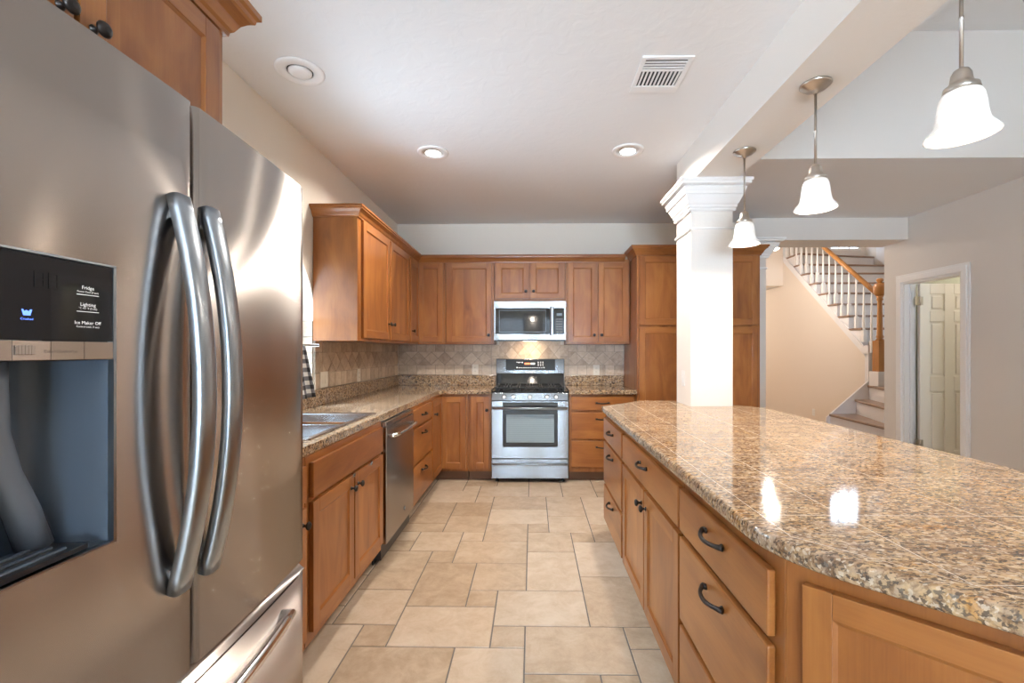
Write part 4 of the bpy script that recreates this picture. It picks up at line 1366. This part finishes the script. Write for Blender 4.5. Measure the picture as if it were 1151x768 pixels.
# lettering on the panel: text x runs along +Y
def on_panel(yc_, zc):
    return lambda x, y: (bow(yc_ + x) + 0.0011, yc_ + x, zc + y)
yl = 0.655
def bar(bm, y0, y1, z0, z1):
    bm.faces.new([bm.verts.new((bow(y) + 0.0011, y, z)) for y, z in ((y0, z0), (y1, z0), (y1, z1), (y0, z1))])
for (s1, c1, z1_), (s2, z2_), ln in ((('Fridge', 0.0072, 1.3925), ('Power Cool (3 sec)', 1.3875), 1.3844), (('Lighting', 0.0072, 1.3678), ('\u00b0C \u2194 \u00b0F (3 sec)', 1.3632), 1.3596), (('Ice Maker Off', 0.0068, 1.3410), ('Control Lock (3 sec)', 1.3362), None)):
    bm = BM(); text_bm(bm, s1, c1, on_panel(yl, z1_)); text_bm(bm, s2, 0.0039, on_panel(yl, z2_))
    if ln: bar(bm, 0.639, 0.671, ln - 0.0004, ln + 0.0004)
    obj('key_lettering', bm, text_white, dp, world=True)
bm = BM(); text_bm(bm, 'Crushed', 0.0042, on_panel(0.5775, 1.3425))
# cup icon
bm.faces.new([bm.verts.new((bow(y) + 0.0011, y, z)) for y, z in ((0.5735, 1.3485), (0.5815, 1.3485), (0.5835, 1.3565), (0.5810, 1.3565), (0.5798, 1.3540), (0.5770, 1.3555), (0.5745, 1.3540), (0.5735, 1.3565), (0.5715, 1.3565))])
obj('lit_cup_symbol', bm, text_blue, dp, world=True)
for d0 in (0.586, 0.603):      # unlit seven-segment digits
    bm = BM()
    for y0, y1, z0, z1 in ((0, .011, .0, .0018), (0, .011, .010, .0118), (0, .011, .020, .0218), (0, .0015, 0, .021), (.0105, .012, 0, .021)):
        bar(bm, d0 + y0, d0 + y1, 1.387 + z0, 1.387 + z1)
    obj('unlit_digit', bm, text_dim, dp, world=True)
bm = BM(); text_bm(bm, 'Cubed/Crushed Ice', 0.0055, lambda x, y: (bow(0.618 + x) + 0.0021, 0.618 + x, 1.2995 + y), 0)
obj('strip_lettering', bm, text_grey, ds, world=True)

# cabinet over the refrigerator
OX = -0.94
of = root('over_fridge_cabinet', 'wood cabinet with crown moulding above the refrigerator', 'cabinet', (OX, 0.44, 1.80), PI / 2)
OW = 0.908
bm = BM(); box(bm, 0, OW, 0, abs(XL - OX) - 0.004, 0.0, 0.50)
obj('carcass', bm, wood_v, of, 0.0015)
front('door', 0.03, 0.448, 0.03, 0.445, of, (0.420, 0.155 + 0.02)); front('door', 0.46, 0.868, 0.03, 0.445, of, (0.487, 0.155 + 0.02))
bm = crown_bm([(0 - .001, 0.55), (-.001, -0.001), (OW + .001, -.001), (OW + .001, 0.55)], 0.462, 1.28)
obj('crown', bm, wood_h, of)
sp_ = based('end_panel', bx(-1.53, -0.80, 1.345, 1.365, 0.0, 1.795), wood_v, (-1.16, 1.355, 0), 'wooden end panel standing between the refrigerator and the base cabinets', 'panel')

# ------------------------------------------------------------------ island
IX = 0.52            # face frame of the aisle side; fronts face -x, local x runs toward the camera (-Y)
ID = 0.62
IG = dict(group=GI)
def isl(label, y_far, w, fronts):
    return base_cabinet(label, (IX, y_far, 0), -PI / 2, w, ID, fronts, GI)
isl('three-drawer island cabinet at the far end near the stove', 3.175, 0.652,
    [('drawer', 0.012, 0.632, 0.692, 0.835, (0.325, 0.778)), ('drawer', 0.012, 0.632, 0.392, 0.672, (0.325, 0.625)), ('drawer', 0.012, 0.632, 0.13, 0.372, (0.325, 0.318))])
isl('middle island cabinet with one wide drawer over two doors', 2.522, 0.978,
    [('drawer', 0.018, 0.968, 0.692, 0.835, (0.49, 0.785)), ('door', 0.018, 0.485, 0.13, 0.672, (0.452, 0.605)), ('door', 0.495, 0.968, 0.13, 0.672, (0.532, 0.605))])
isl('three-drawer island cabinet nearest the camera', 1.543, 0.61,
    [('drawer', 0.004, 0.578, 0.692, 0.835, (0.297, 0.785)), ('drawer', 0.004, 0.578, 0.392, 0.672, (0.297, 0.622)), ('drawer', 0.004, 0.578, 0.13, 0.372, (0.297, 0.318))])
# angled end of the island: 45 degree face with a decorative door
ang = root('angled_island_cabinet', 'angled end cabinet of the island with a recessed panel door', 'cabinet', (0.52, 0.932, 0), -PI / 4, GI)
bm = BM()
s45 = math.sqrt(0.5)
AW = 0.56
def wl(x, y):     # scene point to the cabinet's own frame (rotated -45 degrees)
    dx, dy = x - 0.52, y - 0.932
    return ((dx - dy) * s45, (dx + dy) * s45)
poly = [(0.52, 0.932), (0.52 + AW * s45, 0.932 - AW * s45), (1.138, 0.932 - AW * s45), (1.138, 0.932)]
prism(bm, [wl(*p) for p in poly], 0.10, 0.872, 0)
polyk = [(0.60, 0.93), (0.60 + 0.42 * s45, 0.93 - 0.42 * s45), (1.13, 0.93 - 0.42 * s45), (1.13, 0.93)]
prism(bm, [wl(*p) for p in polyk], 0, 0.10, 1)
obj('carcass', bm, [wood_v, kick_wood], ang, 0.003)
b_ = BM(); shaker(b_, 0.035, 0.52, 0.13, 0.842, fw=0.05)
obj('door', b_, [wood_v, wood_h], ang, 0.0015)
struct_back = based('island_back_panel', bx(1.1405, 1.16, 0.56, 3.17, 0.0, 0.872), wood_v, (1.15, 1.9, 0), 'flat wooden panel closing the dining side of the island', 'panel')

# island countertop: octagon-ended slab notched round the column
itop = root('island_countertop', 'long granite tile countertop on the kitchen island', 'countertop', (1.04, 1.9, CT0))
e = 0.004
ctr = []
for k in range(7):      # rounded near-left corner
    t = k / 6
    p0, p1, p2 = Vector((0.485, 1.06)), Vector((0.485, 0.925)), Vector((0.575, 0.835))
    q = p0 * (1 - t) ** 2 + p1 * 2 * t * (1 - t) + p2 * t * t
    ctr.append((q.x, q.y))
cap_pts = ctr + [(0.84, 0.562), (1.28, 0.562), (1.595, 0.88), (1.595, 3.085), (BX1 + e, 3.345), (BX1 + e, CY0 - e), (BX0 - e, CY0 - e), (BX0 - e, 3.53), (0.842, 3.53), (0.485, 3.165)]
bm = BM(); prism(bm, cap_pts, CT0 + .0005, CT1)
bmesh.ops.recalc_face_normals(bm, faces=bm.faces)
rim_e = [e_ for e_ in bm.edges if abs(e_.verts[0].co.z - e_.verts[1].co.z) < 1e-5]
bmesh.ops.bevel(bm, geom=rim_e, offset=0.012, segments=4, profile=0.5, affect='EDGES')
for f in bm.faces:
    if abs(f.normal.z) < 0.98: f.smooth = True
# pale joints between the 12 inch granite tiles and the rim pieces, cut into the top face
hull = [(0.485, 3.165), (0.485, 0.925), (0.845, 0.562), (1.28, 0.562), (1.595, 0.88), (1.595, 3.085), (1.284, 3.53), (0.842, 3.53)]
jw = 0.0008
halves = []
for (ax, ay), (bx_, by_) in zip(hull, hull[1:] + hull[:1]):
    d = Vector((bx_ - ax, by_ - ay)).normalized(); n_ = Vector((-d.y, d.x))      # inward
    halves.append((Vector((ax, ay)), n_))
cuts = []
for g in [0.415 + 0.315 * k for k in range(1, 4)]: cuts.append((Vector((g, 0)), Vector((1, 0))))
for g in [0.755 + 0.316 * k for k in range(0, 9)]: cuts.append((Vector((0, g)), Vector((0, 1))))
for p_, n_ in halves: cuts.append((p_ + n_ * 0.055, n_))
for p_, n_ in cuts:
    for s_ in (-jw, jw):
        q = p_ + n_ * s_
        bmesh.ops.bisect_plane(bm, geom=bm.verts[:] + bm.edges[:] + bm.faces[:], dist=1e-6, plane_co=(q.x, q.y, 0), plane_no=(n_.x, n_.y, 0))
bm.faces.ensure_lookup_table()
for f in bm.faces:
    if f.normal.z > 0.99 and f.calc_center_median().z > CT1 - 1e-4:
        c_ = f.calc_center_median().xy
        ds_ = [(c_ - p_).dot(n_) for p_, n_ in halves]
        if min(ds_) < 0.055 - jw * 1.05: continue
        if min(ds_) < 0.055 + jw or any(abs((c_ - p_).dot(n_)) < jw for p_, n_ in cuts[:12]): f.material_index = 1
obj('slab', bm, [gran_i, joint], itop, 0, world=True)

# ------------------------------------------------------------------ pendants
def pendant(label, y):
    px_ = 1.26
    r = root('pendant_light', label, 'lamp', (px_, y, BZ), 0, 'pendant lamps over the island')
    bm = BM(); lathe(bm, [(0.062, -0.0005), (0.064, -0.006), (0.058, -0.012), (0.050, -0.014), (0.046, -0.022), (0.020, -0.026), (0.012, -0.034), (0.009, -0.045)], (0, 0, 0), 32)
    obj('canopy', bm, nickel, r)
    bm = BM(); lathe(bm, [(0.0052, -0.045), (0.0052, -0.205), (0.0062, -0.206), (0.0062, -0.212), (0.0052, -0.213), (0.0052, -0.362)], (0, 0, 0), 12)
    obj('rod', bm, nickel, r)
    bm = BM(); lathe(bm, [(0.008, -0.358), (0.018, -0.364), (0.024, -0.376), (0.026, -0.395), (0.030, -0.405), (0.041, -0.412), (0.043, -0.424), (0.040, -0.427)], (0, 0, 0), 28)
    obj('socket_cap', bm, nickel, r)
    out = [(0.036, -0.4275), (0.045, -0.432), (0.051, -0.445), (0.0545, -0.465), (0.057, -0.488), (0.060, -0.508), (0.064, -0.524), (0.0655, -0.527), (0.072, -0.536), (0.080, -0.546), (0.085, -0.553), (0.0865, -0.556)]
    inn = [(rr - 0.004, zz - 0.0005) for rr, zz in out[::-1]]
    bm = BM(); lathe(bm, out + inn, (0, 0, 0), 40, closed=True)
    nf = len(out) - 1
    bm.faces.ensure_lookup_table()
    for i_, f in enumerate(bm.faces):
        if i_ // 40 > nf: f.material_index = 1
    sh = obj('shade', bm, [shade_m, shade_in], r)
    bm = BM(); lathe(bm, [(0.010, -0.428), (0.013, -0.440), (0.024, -0.455), (0.027, -0.470), (0.022, -0.483), (0.008, -0.490)], (0, 0, 0), 18)
    obj('bulb', bm, lamp_warm, r)
    l = bpy.data.lights.new('pendant_bulb_light', 'POINT'); l.energy = 20.0; l.color = WARM; l.shadow_soft_size = 0.03
    lo = bpy.data.objects.new('pendant_bulb_light', l); COL.objects.link(lo); lo.location = (px_, y, BZ - 0.518)
    return r


pendant('largest of the three glass bell pendants, nearest the camera', 1.34)
pendant('middle one of the three glass bell pendants over the island', 2.02)
pendant('glass bell pendant hanging right beside the column', 2.692)

# ------------------------------------------------------------------ ceiling fixtures
def can(label, x, y, power=20):
    r = root('recessed_light', label, 'ceiling light', (x, y, CE), 0, 'lit recessed ceiling lights')
    bm = BM(); lathe(bm, [(0.112, -0.0005), (0.112, -0.006), (0.102, -0.010), (0.055, -0.011), (0.080, -0.004), (0.080, -0.0006)], (0, 0, 0), 36)
    bm.free(); bm = BM()
    lathe(bm, [(0.112, -0.0005), (0.112, -0.006), (0.102, -0.010), (0.055, -0.010), (0.078, -0.0008)], (0, 0, 0), 36, closed=True)
    obj('trim_ring', bm, white_trim, r)
    bm = BM(); lathe(bm, [(0.076, -0.001), (0.076, -0.005), (0.05, -0.0075), (0.01, -0.0085)], (0, 0, 0), 32)
    obj('lens', bm, lamp_warm, r)
    l = bpy.data.lights.new('recessed_light_glow', 'AREA'); l.shape = 'DISK'; l.size = 0.15; l.energy = power; l.color = (1.0, 0.93, 0.84); l.spread = math.radians(150)
    lo = bpy.data.objects.new('recessed_light_glow', l); COL.objects.link(lo); lo.location = (x, y, CE - 0.014)


can('left one of the two lit recessed lights before the back wall', -0.72, 3.245)
can('right one of the two lit recessed lights before the back wall', 0.684, 3.235)
r = root('recessed_light', 'unlit round ceiling speaker-like light close to the left wall', 'ceiling light', (-1.196, 2.295, CE))
bm = BM(); lathe(bm, [(0.118, -0.0005), (0.118, -0.005), (0.108, -0.009), (0.066, -0.007), (0.062, -0.0008)], (0, 0, 0), 40, closed=True); obj('trim_ring', bm, white_trim, r)
bm = BM(); lathe(bm, [(0.0615, -0.0006), (0.0615, -0.002), (0.058, -0.0022)], (0, 0, 0), 32); obj('dark_gap', bm, dark_gap, r)
bm = BM(); lathe(bm, [(0.057, -0.002), (0.056, -0.010), (0.047, -0.016), (0.03, -0.019), (0.008, -0.020)], (0, 0, 0), 32); obj('lamp_face', bm, white_plastic, r)

r = root('ceiling_vent', 'white metal air register in the kitchen ceiling', 'vent', (0.665, 2.353, CE))
w2, h2 = 0.128, 0.153
bm = BM()
fb = 0.024
box(bm, -w2, w2, -h2, -h2 + fb, -0.008, -0.0005); box(bm, -w2, w2, h2 - fb - .035, h2, -0.008, -0.0005)
box(bm, -w2, -w2 + fb, -h2 + fb, h2 - fb - .035, -0.008, -0.0005); box(bm, w2 - fb, w2, -h2 + fb, h2 - fb - .035, -0.008, -0.0005)
box(bm, -w2 + fb, w2 - fb, -0.050, -0.036, -0.008, -0.0005)
obj('frame', bm, white_trim, r, 0.002)
obj('duct_shade_sheet', bx(-w2 + fb, w2 - fb, -h2 + fb, h2 - fb - .035, -0.0012, -0.0006), dark_gap, r)  # near-black sheet painted in for the shade inside the duct
for k in range(3):
    y = -h2 + fb + 0.015 + k * 0.022
    b_ = BM(); box(b_, -w2 + fb, w2 - fb, y, y + 0.009, -0.0075, -0.0014); obj('louver', b_, white_trim, r)
for k in range(10):
    x = -w2 + fb + 0.008 + k * 0.0205
    b_ = BM(); box(b_, x, x + 0.0085, -0.036, h2 - fb - .035, -0.0075, -0.0014); obj('louver', b_, white_trim, r)

# ------------------------------------------------------------------ staircase
RISE, RUN = 0.205, 0.258
stz = root('staircase', 'white staircase with brown treads and oak banister in the hall', 'staircase', (5.3, 6.3, 0))
TX = [None,
      [(3.95, 6.60), (3.88, 5.285), (6.42, 5.285), (6.42, 6.60)],
      [(4.20, 6.44), (4.115, 5.285), (6.42, 5.285), (6.42, 6.44)],
      [(4.56, 6.44), (4.27, 5.50), (4.27, 5.285), (6.42, 5.285), (6.42, 6.44)],
      [(4.74, 6.44), (4.52, 5.75), (4.45, 5.285), (6.42, 5.285), (6.42, 6.44)]]
for k in range(1, 5):
    z = RISE * k
    b_ = BM(); p = TX[k][::-1]
    p = [(x + (0.025 if x < 5.9 else 0), y) for x, y in p]
    prism(b_, p[::-1], z - RISE + 0.001, z - 0.034); obj('riser', b_, stair_white, stz, world=True)
    b_ = BM(); prism(b_, TX[k], z - 0.034, z)
    obj('tread', b_, tread_wood, stz, 0.012, world=True)
# closed side board of the lower steps
b_ = BM(); prism(b_, [(4.15, 0.0), (4.80, 0.0), (4.80, 0.90), (4.70, 0.82), (4.18, 0.36)], 6.442, 6.468, axis='y')
obj('side_board', b_, stair_white, stz, world=True)
sl_ = 0.84
zb = lambda y: 1.245 + (y - 6.55) * sl_
y8 = 6.62
for k in range(5, 14):
    z = RISE * k; y = y8 + RUN * (k - 8)
    b_ = BM(); box(b_, SX0 + 0.105, SX1 - 0.03, y + 0.025, y + 0.045, z - RISE, z - 0.03)
    obj('riser', b_, stair_white, stz, world=True)
    b_ = BM(); box(b_, SX0 - 0.02 if y > 6.37 else SX0 + 0.11, SX1 - 0.03, y, min(y + RUN + 0.03, SYE - 0.01), z - 0.03, z)
    obj('tread', b_, tread_wood, stz, 0.008, world=True)
    if y > 6.37:      # the open ends under the treads
        b_ = BM(); prism(b_, [(y + 0.028, zb(y + 0.028) + 0.02), (y + RUN + 0.02, zb(y + RUN + 0.02) + 0.02), (y + RUN + 0.02, z - 0.031), (y + 0.028, z - 0.031)], SX0 - 0.004, SX0 + 0.10, axis='x')
        obj('step_end', b_, stair_white, stz, world=True)
# winders at the top
for k, ang_ in ((14, 0.16), (15, 0.42)):
    z = RISE * k; y = y8 + RUN * 6 - 0.02 + (k - 14) * 0.05
    b_ = BM(); prism(b_, [(SX0 + 0.02, y), (SX1 - 0.03, min(y + ang_ * 0.8, SYE - 0.05)), (SX1 - 0.03, SYE - 0.01), (SX0 + 0.02, SYE - 0.01)], z - 0.03, z)
    obj('tread', b_, tread_wood, stz, 0.008, world=True)
    b_ = BM(); prism(b_, [(SX0 + 0.02, y + .025), (SX1 - 0.03, min(y + ang_ * 0.8 + .025, SYE - 0.04)), (SX1 - 0.03, SYE - 0.01), (SX0 + 0.02, SYE - 0.01)], z - RISE, z - 0.031)
    obj('riser', b_, stair_white, stz, world=True)
sl_ = RISE / RUN
sl_ = 0.84
b_ = BM()      # stringer band and its end board
zb = lambda y: 1.245 + (y - 6.55) * sl_
prism(b_, [(6.52, zb(6.52) - 0.02), (8.66, zb(8.66) - 0.02), (8.66, zb(8.66) + 0.10), (6.52, zb(6.52) + 0.10)], SX0 - 0.022, SX0 - 0.004, axis='x')
prism(b_, [(6.48, 0.84), (6.55, 0.84), (6.55, zb(6.55) + 0.1), (6.48, zb(6.48) + .1)], SX0 - 0.022, SX0 + 0.10, axis='x')
box(b_, SX0 - 0.035, SX0 - 0.004, 6.47, 6.55, zb(6.50) + 0.06, zb(6.58) + 0.11)
obj('stringer', b_, stair_white, stz, world=True)
zr = lambda y: 2.125 + (y - 6.365) * 0.79
nyb = 0
for yb_ in [6.46 + 0.152 * i for i in range(15)]:
    kk = math.floor((yb_ - y8) / RUN) + 8
    z0 = max(RISE * kk, zb(yb_) + 0.11) if yb_ > 6.54 else zb(yb_) + .1
    z1 = zr(yb_) - 0.03
    h = z1 - z0
    b_ = BM()
    x_ = SX0 + 0.01
    box(b_, x_ - 0.021, x_ + 0.021, yb_ - 0.021, yb_ + 0.021, z0 + 0.001, z0 + 0.17)
    lathe(b_, [(0.020, z0 + 0.17), (0.013, z0 + 0.19), (0.020, z0 + 0.21), (0.021, z0 + 0.25), (0.012, z0 + h * 0.7), (0.011, z1)], (x_, yb_, 0), 12)
    obj('baluster', b_, white_trim, stz, world=True)
    if yb_ > 8.62: break
b_ = BM()
ra, rb = (SX0 - 0.015, 6.28, zr(6.28)), (SX0 + 0.01, 8.68, zr(8.68))
tube(b_, [ra, rb], 0.036, 14, flat=0.85)
obj('handrail', b_, oak, stz, world=True)
NX, NY = 4.735, 6.2
b_ = BM()
z0 = 0.822
box(b_, NX - 0.085, NX + 0.085, NY - 0.085, NY + 0.085, z0, 1.02)
obj('newel_plinth', b_, stair_white, stz, 0.004, world=True)
b_ = BM()
def oct_(bm, prof):
    lathe(bm, prof, (NX, NY, 0), 8)
box(b_, NX - 0.058, NX + 0.058, NY - 0.058, NY + 0.058, 1.02, 1.44)
lathe(b_, [(0.055, 1.44), (0.035, 1.47), (0.045, 1.49), (0.036, 1.52), (0.028, 1.95), (0.026, 1.98), (0.040, 2.0), (0.032, 2.02), (0.045, 2.05)], (NX, NY, 0), 18)
lathe(b_, [(0.040, 2.05), (0.072, 2.08), (0.075, 2.17), (0.072, 2.20), (0.045, 2.225)], (NX, NY, 0), 8)
lathe(b_, [(0.030, 2.225), (0.026, 2.24), (0.040, 2.255), (0.042, 2.275), (0.028, 2.29)], (NX, NY, 0), 18)
obj('newel_post', b_, oak, stz, world=True)
# skirt board on the far stair wall
b_ = BM()
zk = lambda y: RISE * 8 + (y - y8) * RISE / RUN
prism(b_, [(6.2, zk(6.2) - .1), (8.5, zk(8.5) - .1), (8.5, zk(8.5) + 0.28), (6.2, zk(6.2) + 0.28)], SX1 - 0.028, SX1 - 0.004, axis='x')
obj('skirt_board', b_, stair_white, stz, world=True)
# foyer lantern high in the stair hall
fl_ = root('hall_lantern', 'small lit hall lantern hanging high before the stairs', 'lamp', (3.74, 7.0, 5.6))
b_ = BM(); lathe(b_, [(0.05, -0.001), (0.05, -0.02), (0.008, -0.03), (0.008, -2.42)], (0, 0, 0), 14); obj('stem', b_, nickel, fl_)
b_ = BM(); lathe(b_, [(0.03, -2.42), (0.07, -2.46), (0.085, -2.66), (0.06, -2.73), (0.02, -2.75)], (0, 0, 0), 20); obj('globe', b_, plain('lit_globe', (1, 1, 1), .4, emit=(1, .95, .88), estr=5.0), fl_)
hl = bpy.data.lights.new('hall_lantern_light', 'POINT'); hl.energy = 48; hl.color = (1.0, 0.90, 0.80); hl.shadow_soft_size = 0.04
ho = bpy.data.objects.new('hall_lantern_light', hl); COL.objects.link(ho); ho.location = (3.60, 6.9, 2.80)

hr = root('hall_fill_lamp', 'added unseen ceiling lamp to brighten the low hall behind the stairs', 'ceiling light', (3.6, 10.4, 2.55))  # unseen lamp, added to brighten the dark low hall
b_ = BM(); lathe(b_, [(0.15, -0.0005), (0.15, -0.03), (0.14, -0.035)], (0, 0, 0), 28); obj('pan', b_, nickel, hr)
b_ = BM(); lathe(b_, [(0.135, -0.036), (0.12, -0.07), (0.07, -0.10), (0.01, -0.11)], (0, 0, 0), 28); obj('glass_bowl', b_, lamp_warm, hr)
h2_ = bpy.data.lights.new('hall_fill_light', 'POINT'); h2_.energy = 35; h2_.color = (1.0, 0.86, 0.70); h2_.shadow_soft_size = 0.05
o2_ = bpy.data.objects.new('hall_fill_light', h2_); COL.objects.link(o2_); o2_.location = (3.6, 10.4, 2.38)

# cage lantern over the breakfast table, seen mirrored in the microwave door
cl = root('cage_lantern', 'square cage lantern hanging over the breakfast area, mirrored in the microwave', 'lamp', (-0.01, -1.3, CE))
b_ = BM(); lathe(b_, [(0.06, -0.001), (0.06, -0.02), (0.008, -0.03), (0.008, -0.58)], (0, 0, 0), 14); obj('stem', b_, black_mat, cl)
b_ = BM()
a = 0.19
for sx in (-a, a):
    for sy in (-a, a): box(b_, sx - .008, sx + .008, sy - .008, sy + .008, -1.06, -0.58)
for zz in (-1.06, -0.59):
    for s in (-a, a):
        box(b_, -a, a, s - .008, s + .008, zz, zz + .014); box(b_, s - .008, s + .008, -a, a, zz, zz + .014)
box(b_, -a, a, -.008, .008, -0.59, -0.576); 
obj('cage', b_, black_mat, cl)
for sx, sy in ((-.06, -.06), (.06, -.06), (.06, .06), (-.06, .06)):
    b_ = BM(); lathe(b_, [(0.012, -0.92), (0.012, -0.85), (0.018, -0.83), (0.02, -0.80), (0.006, -0.76)], (sx, sy, 0), 12); obj('bulb', b_, lamp_warm, cl)
gl = bpy.data.lights.new('cage_lantern_light', 'POINT'); gl.energy = 9; gl.color = WARM; gl.shadow_soft_size = 0.02
go = bpy.data.objects.new('cage_lantern_light', gl); COL.objects.link(go); go.location = (-0.01, -1.3, CE - 0.7)
